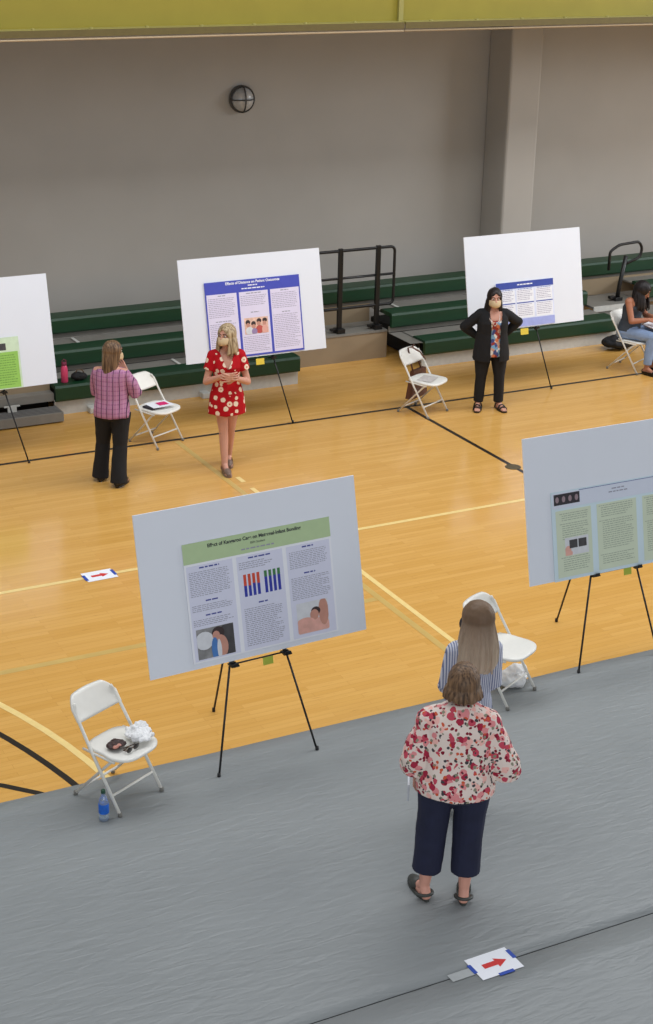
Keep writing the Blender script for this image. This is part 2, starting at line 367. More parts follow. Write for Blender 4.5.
# ------------------------------------------------------------------ bleachers
FR = [(16.95, .36), (17.5, .60), (18.05, .84)]
LIT = M('pale_step_strip', (196, 196, 190), .5)
def seat_row(t, x0, x1, r_, trim=True):
    yf, z = FR[r_]
    bm = bmesh.new(); prof = [(0, -.19), (-.012, -.17), (-.012, -.03), (.004, -.004), (.04, 0), (.27, 0), (.30, -.015), (.30, -.05), (.04, -.05), (.03, -.19)]
    a = [bm.verts.new((x0, yf+p, z+q)) for p, q in prof]; b = [bm.verts.new((x1, yf+p, z+q)) for p, q in prof]
    for i in range(len(prof)): j = (i+1) % len(prof); bm.faces.new((a[i], a[j], b[j], b[i]))
    bm.faces.new(a[::-1]); bm.faces.new(b); finish(bm, 'seat', GREEN, t)
    bm = bmesh.new(); yb = FR[r_+1][0] if r_ < 2 else 18.27
    box(bm, x0, x1, yf+.27, yb+.06, z-.05, z-.03); finish(bm, 'tread', GREYS, t)
    bm = bmesh.new(); box(bm, x0, x1, yf+.05, yf+.08, (z-.26 if r_ else .0), z-.185); finish(bm, 'riser', GREYS if r_ else LIT, t)
def bracket_row(t, xs):
    for x, y, z in xs:
        bm = bmesh.new(); box(bm, x-.02, x+.02, y, y+.24, z, z+.012); finish(bm, 'seam_strip', LIT, t, bevel=.003)
L = thing('bleacher', 'green three-row bleacher bank behind the woman in purple and the woman in red', 'bleacher', (0, 0, 0), 0, None)
L.location = (5.47, 17, 0)
def bank(lab, x0, x1, e1=0, e2=0, parts=(0, 1, 2)):
    t = thing('bleacher', lab, 'bleacher', (x0, 17, 0)); 
    return t
bpy.data.objects.remove(L)
def rel(t):   # children were built in world coordinates: shift them to the thing's origin
    for c in t.children:
        c.data.transform(Matrix.Translation(-t.location))
A = bank('green three-row bleacher bank behind the women in purple and in red', 5.47, 8.56)
for k in range(3): seat_row(A, 5.47, 8.56, k)
bracket_row(A, [(6.06, 17.82, .575), (7.12, 17.27, .335), (5.62, 17.82, .575)])
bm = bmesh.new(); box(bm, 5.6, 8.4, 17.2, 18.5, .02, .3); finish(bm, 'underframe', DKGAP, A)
for x in (5.9, 7.3):
    bm = bmesh.new(); box(bm, x-.05, x+.05, 16.88, 17.02, 0, .07); finish(bm, 'foot', LIT, A, bevel=.01)
rel(A)
B = bank('green three-row bleacher bank behind the woman in the black cardigan', 10.2, 13.3)
seat_row(B, 10.32, 13.3, 0); seat_row(B, 10.14, 13.2, 1); seat_row(B, 10.14, 13.3, 2)
bracket_row(B, [(10.42, 17.8, .575), (12.3, 17.8, .575), (11.5, 17.27, .335)])
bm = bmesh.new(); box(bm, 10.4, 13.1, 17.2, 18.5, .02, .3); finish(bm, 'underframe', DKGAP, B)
bm = bmesh.new()
vs_ = [(10.14, 17.56, .33), (10.14, 17.0, .33), (10.34, 16.98, .33), (10.34, 17.56, .33)]
quadpoly(bm, vs_); finish(bm, 'corner_tread', GREYS, B)
rel(B)
def bay(lab, x0, x1, front, row2):
    t = bank(lab, x0, x1); seat_row(t, x0, x1, 2)
    bm = bmesh.new(); box(bm, x0, x1, front, front+.03, 0, .36); finish(bm, 'front_panel', BEIGE, t)
    bm = bmesh.new(); box(bm, x0, x1, front-.01, 18.12, .345, .37); box(bm, x0, x1, 17.86, 17.875, .37, .385); finish(bm, 'deck', GREYS, t)
    bm = bmesh.new(); box(bm, x0, x1, 18.08, 18.1, .37, .60); finish(bm, 'riser_panel', BEIGE, t)
    return t
C_ = bay('beige-fronted bleacher bay under the long black handrail', 8.56, 10.14, 17.6, False); rel(C_)
D = bank('green and grey bleacher bay under the looped black rail', 13.3, 16.5); seat_row(D, 13.3, 16.5, 2); seat_row(D, 14.18, 16.5, 1)
bm = bmesh.new(); box(bm, 13.32, 14.18, 17.5, 18.04, .345, .37); finish(bm, 'deck', GREYS, D)
bm = bmesh.new(); box(bm, 13.32, 14.18, 17.48, 17.5, .30, .375); finish(bm, 'deck_edge', LIT, D)
bm = bmesh.new(); box(bm, 13.32, 16.5, 18.08, 18.1, .37, .60); finish(bm, 'riser_panel', BEIGE, D)
bm = bmesh.new(); box(bm, 13.3, 16.5, 17.12, 17.5, .10, .12); box(bm, 13.3, 16.5, 17.5, 17.52, .0, .3); finish(bm, 'lower_tread', GREYS, D)
bm = bmesh.new(); box(bm, 13.3, 16.5, 17.08, 17.12, .0, .125); finish(bm, 'lower_edge', LIT, D)
rel(D)
E_ = bank('grey stepped bleacher bay behind the leftmost board', 2.2, 5.45); seat_row(E_, 2.2, 5.47, 2)
bm = bmesh.new(); box(bm, 2.2, 5.46, 17.12, 17.16, .26, .5); box(bm, 2.2, 5.46, 17.6, 17.64, .5, .62); finish(bm, 'riser_panel', BEIGE, E_)
bm = bmesh.new(); box(bm, 2.2, 5.46, 17.12, 17.6, .49, .51); box(bm, 2.2, 5.46, 16.98, 17.14, .18, .27); finish(bm, 'tread', GREYS, E_)
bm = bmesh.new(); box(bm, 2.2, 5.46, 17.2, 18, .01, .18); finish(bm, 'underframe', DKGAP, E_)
rel(E_)
t = thing('step_unit', 'low grey ribbed step on the floor in front of the left bleacher bay', 'step', (2.4, 16.71, 0))
bm = bmesh.new(); box(bm, 0, 3.08, 0, .26, .015, .125); finish(bm, 'step_body', GREYS, t, bevel=.006)
bm = bmesh.new()
for k in range(5): box(bm, .02, 3.06, .03+k*.045, .045+k*.045, .125, .13)
finish(bm, 'tread_ribs', M('dark_rib_grey', (96, 96, 96), .6), t)
bm = bmesh.new(); box(bm, 2.5, 2.6, .2, .235, .13, .19); box(bm, 2.46, 2.64, .2, .235, .19, .2); finish(bm, 'bracket', LIT, t)
# handrails
t = thing('handrail', 'long black metal handrail on the beige bleacher bay', 'handrail', (9.49, 17.7, .37))
bm = bmesh.new()
def rounded(pts, r=.07, n=5):
    out = []
    for i, p in enumerate(pts):
        p = Vector(p)
        if 0 < i < len(pts)-1:
            a = (Vector(pts[i-1])-p).normalized()*r; b = (Vector(pts[i+1])-p).normalized()*r
            for k in range(n+1): s = k/n; out.append((p+a)*(1-s)**2 + p*2*s*(1-s) + (p+b)*s*s)
        else: out.append(p)
    return out
tube(bm, rounded([(-.7, 0, .31), (.78, 0, .31), (.78, 0, 1.05), (-.85, 0, 1.05), (-.85, 0, .31), (-.69, 0, .31)]), .019, 10); finish(bm, 'rail_loop', BLACKM, t, True)
bm = bmesh.new(); tube(bm, [(-.85, 0, .70), (.78, 0, .70)], .016, 10); finish(bm, 'mid_rail', BLACKM, t, True)
for x in (-.6, 0, .54):
    bm = bmesh.new(); box(bm, x-.03, x+.03, -.022, .022, .03, 1.08); p = finish(bm, 'post', BLACKM, t, bevel=.006)
    bm = bmesh.new(); box(bm, x-.06, x+.05, -.08, .05, 0, .06); box(bm, x-.13, x-.05, -.03, .02, .03, .06); finish(bm, 'post_bracket', BLACKM, p, bevel=.005)
t = thing('handrail', 'black looped handrail on a single post above the seated woman', 'handrail', (13.87, 17.7, .37))
bm = bmesh.new(); tube(bm, [(0, 0, 0), (.02, 0, .2), (.09, 0, .62)], .03, 10); finish(bm, 'post', BLACKM, t, True)
bm = bmesh.new(); tube(bm, rounded([(-.19, 0, .44), (-.19, 0, .70), (-.04, 0, .78), (.30, 0, .80), (.36, 0, .70), (.33, 0, .58), (.09, 0, .5)], .05), .02, 10); finish(bm, 'rail_loop', BLACKM, t, True)
bm = bmesh.new(); box(bm, -.07, .05, -.06, .06, -.0, .05); box(bm, -.14, -.06, -.03, .03, .03, .07); finish(bm, 'base_bracket', BLACKM, t, bevel=.005)

# ------------------------------------------------------------------ floor covers
def cover(name, y0, y1, z, lab):
    bm = bmesh.new(); nx, ny = 90, 24; x0, x1 = -4, 14; g = []
    for i in range(nx+1):
        row = []
        for j in range(ny+1):
            x = x0+(x1-x0)*i/nx; y = y0+(y1-y0)*j/ny
            if j == ny and y1 > 9: y += .012*noise.noise(Vector((x*1.3, 5, 0)))
            row.append(bm.verts.new((x, y, z + .0015*noise.noise(Vector((x*3, y*3, 0))))))
        g.append(row)
    for i in range(nx):
        for j in range(ny): bm.faces.new((g[i][j], g[i+1][j], g[i+1][j+1], g[i][j+1]))
    o = finish(bm, name, TARP, smooth=True); md = o.modifiers.new('thick', 'SOLIDIFY'); md.thickness = .0025; md.offset = -1
    for p in o.data.polygons:
        if p.normal.z < 0: p.flip()
    return setp(o, lab, 'floor cover', 'protective floor covers')
cover('floor_cover', 6.345, 9.235, .0055, 'wide grey sheet covering the wood floor under the near chairs and easels')
cover('floor_cover', 1.5, 6.335, .0055, 'grey sheet nearest the camera, on the near side of the dark seam')
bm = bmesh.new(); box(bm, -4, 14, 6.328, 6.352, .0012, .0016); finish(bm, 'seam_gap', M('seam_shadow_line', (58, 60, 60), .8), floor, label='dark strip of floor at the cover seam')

# ------------------------------------------------------------------ arrow signs
def arrow_sign(x, y, z, lab, tapes):
    t = thing('arrow_sign', lab, 'floor sign', (x, y, z), R(1), 'paper arrow signs taped to the floor')
    bm = bmesh.new(); box(bm, -.14, .14, -.1, .1, 0, .0012); finish(bm, 'sheet', PAPER, t)
    bm = bmesh.new(); pts = [(-.075, -.02), (.015, -.02), (.015, -.042), (.085, 0), (.015, .042), (.015, .02), (-.075, .02)]
    quadpoly(bm, [(a, b, .0018) for a, b in pts]); finish(bm, 'arrow', RED, t, label='red arrow pointing right')
    for (a, b, c, d) in tapes:
        bm = bmesh.new(); box(bm, a, b, c, d, .0012, .0026); finish(bm, 'tape', BTAPE, t, label='strip of blue tape')
    return t
s1 = arrow_sign(4.51, 6.345, .0085, 'white sheet with red arrow taped over the seam of the grey cover', [(-.155, -.13, -.03, .05), (-.03, .07, -.112, -.088), (.125, .15, -.01, .07)])
bm = bmesh.new(); box(bm, -.30, -.15, -.035, .03, -.001, .0008); finish(bm, 'clear_tape', M('pale_grey_tape', (168, 172, 172), .4), s1, label='pale translucent tape')
arrow_sign(4.37, 12.515, .0025, 'white sheet with red arrow taped on the cream line of the wood floor', [(-.15, -.122, -.07, .05), (.122, .15, -.05, .07)])

# ------------------------------------------------------------------ easels, boards, posters
LEAN = R(12)
def easel(x, y, yaw, lab, z=0):
    t = thing('easel', lab, 'easel', (x, y, z), yaw, 'black tripod easels holding the boards')
    def P(u, v, d=0): return Vector((u, v*math.sin(LEAN)+d, v*math.cos(LEAN)))
    ap = P(.39, 1.62, .02)
    for u in (0, .78):
        f = P(u, 0.0, 0); k = .0 if u == 0 else 1
        bm = bmesh.new(); tp = ap + Vector((-.03 if u == 0 else .03, 0, 0)); md = f.lerp(tp, .5)
        tube(bm, [f, md], .008, 8); tube(bm, [md, tp], .010, 8); lg = finish(bm, 'leg', BLACKM, t, True)
        bm = bmesh.new(); lathe(bm, [(.010, 0), (.013, .002), (.012, .03)], f, 10); finish(bm, 'foot_cap', BLACKM, lg, True)
    bm = bmesh.new(); f = Vector((.39, .86, 0)); tube(bm, [f, f.lerp(ap, .5)], .008, 8); tube(bm, [f.lerp(ap, .5), ap+Vector((0, .02, 0))], .010, 8); lg = finish(bm, 'leg', BLACKM, t, True)
    bm = bmesh.new(); lathe(bm, [(.010, 0), (.013, .002), (.012, .03)], f, 10); finish(bm, 'foot_cap', BLACKM, lg, True)
    for u in (.19, .60):
        bm = bmesh.new(); c = P(u, .775)
        box(bm, c.x-.035, c.x+.025, c.y-.055, c.y+.012, c.z-.006, c.z+.004); box(bm, c.x-.02, c.x+.015, c.y-.06, c.y-.052, c.z-.004, c.z+.022)
        box(bm, c.x-.014, c.x+.014, c.y-.012, c.y+.014, c.z-.03, c.z+.012); finish(bm, 'shelf_hook', BLACKM, t)
    bm = bmesh.new(); tube(bm, [P(.195, .765, .008), P(.60, .765, .008)], .006, 8); finish(bm, 'crossbar', BLACKM, t, True)
    bm = bmesh.new(); cap(bm, ap-Vector((.04, 0, 0)), ap+Vector((.04, 0, 0)), .02, .02); finish(bm, 'head_joint', BLACKM, t, True)
    return t, P
def plane_thing(name, lab, cat, x, y, yaw, group=None, z=0):
    t = thing(name, lab, cat, (x, y, z), 0, group); t.rotation_euler = (Matrix.Rotation(yaw, 3, 'Z') @ Matrix.Rotation(-LEAN, 3, 'X')).to_euler(); return t
def board(x, y, yaw, u0, u1, v0, v1, lab, bend=0, z=0, rz=0):
    t = thing('foam_board', lab, 'display board', (x, y, z), 0, 'white foam display boards on easels')
    t.rotation_euler = (Matrix.Rotation(yaw, 3, 'Z') @ Matrix.Rotation(-LEAN, 3, 'X')).to_euler()
    bm = bmesh.new(); n = 24; fr = []; bk = []
    for i in range(n+1):
        s = i/n; u = u0+(u1-u0)*s; d = -.016 + bend*(2*s-1)**2
        fr.append([bm.verts.new((u, d-.012, v)) for v in (v0, v1)]); bk.append([bm.verts.new((u, d, v)) for v in (v0, v1)])
    for i in range(n):
        bm.faces.new((fr[i][0], fr[i+1][0], fr[i+1][1], fr[i][1])); bm.faces.new((bk[i][0], bk[i][1], bk[i+1][1], bk[i+1][0]))
        for j in (0, 1): bm.faces.new((fr[i][j], bk[i][j], bk[i+1][j], fr[i+1][j]))
    bm.faces.new((fr[0][0], fr[0][1], bk[0][1], bk[0][0])); bm.faces.new((fr[n][0], bk[n][0], bk[n][1], fr[n][1]))
    o = finish(bm, 'board_panel', FOAM, t); return t
YP = -.034
def rect(parent, name, u0, u1, v0, v1, mat, y=YP, th=.0006, label=None):
    bm = bmesh.new(); box(bm, u0, u1, y-th, y, v0, v1); return finish(bm, name, mat, parent, label=label)
def textblock(parent, u0, u1, vtop, n, pitch, mat=INK, y=YP-.0007, h=.36, indent=0):
    bm = bmesh.new()
    for k in range(n):
        u = u0 + (indent if k else 0); end = u1 - (random.random()*.25*(u1-u0) if random.random() < .3 or k == n-1 else random.random()*.02)
        while u < end-.004:
            w = min(random.uniform(.008, .035), end-u); v = vtop - k*pitch
            quadpoly(bm, [(u, y, v-pitch*h), (u+w, y, v-pitch*h), (u+w, y, v), (u, y, v)]); u += w+.006
    return finish(bm, 'text_block', mat, parent)
def heading(parent, uc, v, w, mat=BINK, y=YP-.0007, h=.010):
    bm = bmesh.new(); u = uc-w/2
    while u < uc+w/2-.005:
        ww = min(random.uniform(.02, .05), uc+w/2-u); quadpoly(bm, [(u, y, v), (u+ww, y, v), (u+ww, y, v+h), (u, y, v+h)]); u += ww+.008
    return finish(bm, 'heading', mat, parent)
def disc(bm, u, v, ru, rv, y, mi, n=18): quadpoly(bm, [(u+ru*math.cos(2*math.pi*k/n), y, v+rv*math.sin(2*math.pi*k/n)) for k in range(n)], mi)
SKIN_P = M('photo_skin_print', (196, 142, 124), .7); HAIR_P = M('photo_dark_print', (56, 42, 42), .7); GREY_P = M('photo_grey_print', (134, 134, 134), .7, .3, 14); BLUE_P = M('photo_blue_print', (72, 122, 186), .7); WHITE_P = M('photo_white_print', (214, 216, 220), .7)
PINK_P = M('photo_pink_print', (222, 168, 154), .7, .1, 20); DGREY_P = M('photo_charcoal_print', (66, 64, 66), .7, .3, 20)
def photo(parent, u0, u1, v0, v1, base, shapes, label=None, y=YP-.0008):
    bm = bmesh.new(); quadpoly(bm, [(u0, y, v0), (u1, y, v0), (u1, y, v1), (u0, y, v1)], 0)
    mats = [base]; W_, H_ = u1-u0, v1-v0; d = y
    for (m, cx, cy, rx, ry) in shapes:
        if m not in mats: mats.append(m)
        d -= .0002
        n = 18; P = []
        for k in range(n):
            a = 2*math.pi*k/n; P.append((min(max(u0+W_*(cx+rx*math.cos(a)), u0), u1), d, min(max(v0+H_*(cy+ry*math.sin(a)), v0), v1)))
        quadpoly(bm, P, mats.index(m))
    return finish(bm, 'photo_print', mats, parent, label=label)
def note(x, y, yaw, u, v, lab, mat=YEL, w=.075, h=.055, z=0):
    t = plane_thing('sticky_note', lab, 'sticky note', x, y, yaw, 'sticky notes hanging below the boards', z)
    bm = bmesh.new(); box(bm, u-w/2, u+w/2, -.0215, -.0205, v-h, v+.004); finish(bm, 'note_paper', mat, t)
    return t
# near left easel
EX, EY, EYAW = 3.93, 8.92, R(2.9)
easel(EX, EY, EYAW, 'black tripod easel holding the green-titled poster near the grey cover edge')
board(EX, EY, EYAW, -.435, 1.25, .80, 1.92, 'white foam board with the green-titled kangaroo care poster')
TITLEG = M('poster_title_green', (180, 202, 156), .7, .02); LAV = M('poster_panel_lavender', (216, 218, 236), .7, .01)
p = plane_thing('poster', 'green-titled research poster with bar charts and two photos', 'poster', EX, EY, EYAW)
rect(p, 'poster_sheet', -.115, 1.02, .84, 1.665, PAPER, y=-.031, th=.003)
rect(p, 'title_band', -.115, 1.02, 1.525, 1.6655, TITLEG)
text_mesh('title_text', 'Effect of Kangaroo Care on Maternal-Infant Bonding', .034, DINK, p, (.43, YP-.001, 1.618), bold=.001)
text_mesh('subtitle_text', 'BSN Student', .022, DINK, p, (.45, YP-.001, 1.585)); heading(p, .45, 1.55, .26, INK, h=.010)
for (a, b) in ((-.10, .245), (.275, .63), (.66, 1.005)): rect(p, 'column_panel', a, b, .85, 1.51, LAV, y=YP+.0002, th=.0005)
heading(p, .07, 1.485, .15); textblock(p, -.085, .225, 1.465, 14, .0125); heading(p, .07, 1.255, .10); textblock(p, -.085, .225, 1.235, 4, .0125)
heading(p, .07, 1.155, .12); textblock(p, -.085, .225, 1.135, 4, .0125)
heading(p, .45, 1.485, .17); textblock(p, .29, .55, 1.465, 4, .014); heading(p, .45, 1.165, .07); textblock(p, .30, .60, 1.14, 20, .0135)
heading(p, .83, 1.485, .09); textblock(p, .68, .98, 1.465, 10, .0125); heading(p, .83, 1.30, .09); textblock(p, .68, .985, 1.28, 13, .0125)
photo(p, -.075, .205, .86, 1.07, GREY_P, [(DGREY_P, .85, .5, .3, .55), (WHITE_P, .2, .6, .25, .3), (HAIR_P, .58, .78, .17, .2), (SKIN_P, .52, .7, .1, .15), (SKIN_P, .62, .3, .2, .4), (BLUE_P, .47, .25, .1, .4), (WHITE_P, .58, .22, .06, .35)], 'photo of a mother in a chair holding a baby')
photo(p, .70, .95, .875, 1.095, WHITE_P, [(PINK_P, .5, .15, .6, .3), (SKIN_P, .85, .6, .16, .45), (HAIR_P, .6, .66, .15, .14), (SKIN_P, .55, .55, .14, .17), (PINK_P, .25, .35, .3, .16)], 'photo of a baby on bare skin')
CR = M('chart_red', (206, 74, 48), .7); CB = M('chart_blue', (44, 54, 160), .7); CG = M('chart_green', (60, 120, 70), .7)
for g, (u, m) in enumerate(((.315, CR), (.475, CG))):
    for k in range(4):
        a = u+k*.034; s = random.uniform(.48, .56) if g == 0 else .72
        b = rect(p, 'chart_bar', a, a+.022, 1.225, 1.225+.155*s, CB); rect(b, 'upper_segment', a, a+.022, 1.225+.155*s, 1.38, m)
note(EX, EY, EYAW, .45, .765, 'yellow-green note hanging under the near left board', YGR, .08, .05)
# near right easel
RX, RY = 7.115, 9.15
easel(RX, RY, 0, 'black tripod easel at the right edge beyond the grey cover')
board(RX, RY, 0, -.425, 1.26, .78, 1.92, 'white foam board at the right edge, with the poster of green panels')
p = plane_thing('poster', 'pale poster with green text panels and a dark logo strip', 'poster', RX, RY, 0)
PBL = M('poster_pale_blue', (206, 224, 232), .7, .03, 2); PGR = M('poster_panel_green', (206, 216, 192), .7, .03, 4)
rect(p, 'poster_sheet', -.20, 1.08, .775, 1.475, PBL, y=-.031, th=.003)
rect(p, 'header_band', -.19, 1.07, 1.345, 1.465, M('poster_header_pale', (212, 218, 232), .7, .01))
bm = bmesh.new(); quadpoly(bm, [(.06, YP-.0012, 1.462), (1.07, YP-.0012, 1.462), (1.07, YP-.0012, 1.466), (.06, YP-.0012, 1.466)]); finish(bm, 'header_rule', BINK, p)
lg = rect(p, 'logo_strip', -.175, .065, 1.37, 1.455, M('logo_charcoal', (46, 42, 48), .6), y=YP-.0006, label='dark strip of four pale emblems')
for k in range(4):
    bm = bmesh.new(); disc(bm, -.145+k*.06, 1.412, .016, .024, YP-.0016, 0); finish(bm, 'emblem', M('emblem_pink_grey', (150, 130, 136), .7), lg)
heading(p, .43, 1.425, .12, INK, h=.009, y=YP-.0012); heading(p, .43, 1.40, .18, INK, h=.009, y=YP-.0012)
for (a, b) in ((-.165, .165), (.22, .60), (.66, 1.04)): rect(p, 'column_panel', a, b, .80, 1.325, PGR)
INKG = M('grey_green_print', (158, 168, 150), .8, .05)
textblock(p, -.13, .14, 1.30, 4, .017, INKG, indent=.02); textblock(p, -.13, .14, 1.22, 8, .017, INKG, indent=.02); textblock(p, -.13, .14, .955, 7, .017, INKG, indent=.02)
textblock(p, .24, .57, 1.31, 6, .017, INKG, indent=.02); textblock(p, .24, .57, 1.19, 14, .017, INKG, indent=.03); textblock(p, .24, .57, .92, 5, .017, INKG, indent=.02)
textblock(p, .68, 1.02, 1.31, 9, .017, INKG, indent=.02); textblock(p, .68, 1.02, 1.12, 15, .017, INKG, indent=.02)
photo(p, -.09, .13, .965, 1.105, WHITE_P, [(PINK_P, .12, .3, .13, .25), (PINK_P, .15, .1, .16, .2)], 'photo panel with two dark square screens and a hand', y=YP-.001)
for k in range(2): rect(p, 'photo_print', -.05+k*.085, .025+k*.085, 1.02, 1.085, DGREY_P, y=YP-.0016)
note(RX, RY, 0, .50, .77, 'yellow-green note hanging under the board at the right edge', YGR)
# back left-centre easel
BX, BY = 7.05, 15.66
easel(BX, BY, 0, 'black tripod easel behind the woman in the red dress')
board(BX, BY, 0, -.45, 1.27, .80, 1.93, 'white foam board with a blue-titled poster behind the woman in red', .012)
p = plane_thing('poster', 'blue-bordered three-column poster behind the woman in red', 'poster', BX, BY, 0)
PB = M('poster_blue', (66, 76, 180), .6, .03); LAV2 = M('poster_pale_lavender', (222, 216, 238), .7, .01)
rect(p, 'poster_sheet', -.17, .985, .815, 1.66, PB, y=-.031, th=.003, label='blue sheet')
text_mesh('title_text', 'Effects of Distance on Patient Outcomes', .040, PAPER, p, (.41, YP-.001, 1.618), bold=.001)
heading(p, .41, 1.588, .12, PAPER, h=.012); heading(p, .41, 1.555, .28, PAPER, h=.012)
for (a, b) in ((-.155, .205), (.235, .585), (.615, .97)): rect(p, 'column_panel', a, b, .835, 1.525, LAV2)
INKL = M('pale_print', (168, 162, 184), .8, .05); PHT = M('photo_crowd_print', (228, 190, 170), .7, .2, 30)
YT = YP-.0012
heading(p, .03, 1.50, .1, INK, YT); textblock(p, -.14, .18, 1.48, 11, .02, INKL, YT); heading(p, .03, 1.22, .2, INK, YT); textblock(p, -.14, .18, 1.20, 16, .02, INKL, YT)
heading(p, .41, 1.50, .18, INK, YT); textblock(p, .25, .57, 1.48, 6, .02, INKL, YT); heading(p, .41, 1.29, .1, INK, YT); textblock(p, .25, .57, 1.03, 9, .02, INKL, YT)
heading(p, .79, 1.50, .1, INK, YT); textblock(p, .63, .95, 1.48, 9, .02, INKL, YT); heading(p, .79, 1.26, .1, INK, YT); textblock(p, .63, .95, 1.24, 19, .02, INKL, YT)
photo(p, .27, .56, 1.055, 1.235, PHT, [(HAIR_P, .15, .72, .1, .16), (HAIR_P, .38, .62, .1, .16), (HAIR_P, .62, .78, .1, .14), (HAIR_P, .86, .78, .1, .14), (SKIN_P, .15, .55, .08, .14), (SKIN_P, .38, .45, .08, .14), (SKIN_P, .6, .6, .08, .14), (SKIN_P, .84, .6, .08, .14), (M('photo_red_print', (190, 84, 76), .7), .62, .25, .16, .25), (WHITE_P, .2, .2, .16, .25), (M('photo_lilac_print', (150, 130, 170), .7), .4, .15, .12, .2), (PINK_P, .85, .2, .13, .3)], 'photo of a group of people', YP-.0012)
note(BX, BY, 0, .43, .77, 'yellow note beside the waist of the woman in red, under her board', YEL, .10, .065)
# back right easel
QX, QY = 10.53, 15.56
easel(QX, QY, 0, 'black tripod easel behind the woman in the black cardigan')
board(QX, QY, 0, -.345, 1.31, .79, 1.92, 'white foam board behind the woman in the black cardigan', .03)
p = plane_thing('poster', 'small blue-headed grid poster behind the woman in the black cardigan', 'poster', QX, QY, 0)
rect(p, 'poster_sheet', .04, .86, .80, 1.345, M('poster_white_blue', (218, 224, 244), .7), y=-.031, th=.003)
NAVY = M('poster_header_navy', (52, 72, 160), .6)
rect(p, 'header_band', .04, .86, 1.265, 1.345, NAVY); heading(p, .45, 1.30, .22, PAPER, h=.014, y=YT); rect(p, 'footer_band', .04, .86, .805, .90, M('poster_footer_periwinkle', (160, 170, 226), .6))
for (a, b) in ((.06, .30), (.325, .57), (.60, .84)):
    rect(p, 'panel_top', a, b, 1.10, 1.245, PAPER); rect(p, 'rule', a, b, 1.083, 1.095, NAVY); rect(p, 'panel_bottom', a, b, .91, 1.08, PAPER)
    textblock(p, a+.012, b-.012, 1.235, 6, .021, INKL, YT); textblock(p, a+.012, b-.012, 1.07, 7, .021, INKL, YT); heading(p, (a+b)/2, 1.25, .2, NAVY, YT, .006)
note(QX, QY, 0, .42, .775, 'yellow note right of the black cardigan, under the board', YEL, .11, .07)
# far left easel
FX, FY = 3.93, 15.58
easel(FX, FY, 0, 'black tripod easel at the left edge in front of the bleachers')
board(FX, FY, 0, -.5, 1.175, .80, 1.94, 'white foam board cut by the left edge of the view', .02)
p = plane_thing('poster', 'bright green poster on the board at the left edge', 'poster', FX, FY, 0)
rect(p, 'poster_sheet', -.35, .80, .80, 1.33, M('poster_mint_white', (206, 226, 196), .7), y=-.031, th=.003)
rect(p, 'green_panel', -.33, .78, .81, 1.18, M('poster_lime_green', (150, 200, 92), .7, .06, 10)); textblock(p, .4, .76, 1.15, 13, .025, M('olive_print', (112, 156, 70), .8), YT)
rect(p, 'photo_print', .50, .66, 1.20, 1.27, DGREY_P, y=YT)
note(FX, FY, 0, .40, .77, 'yellow note under the board cut by the left edge', YEL)

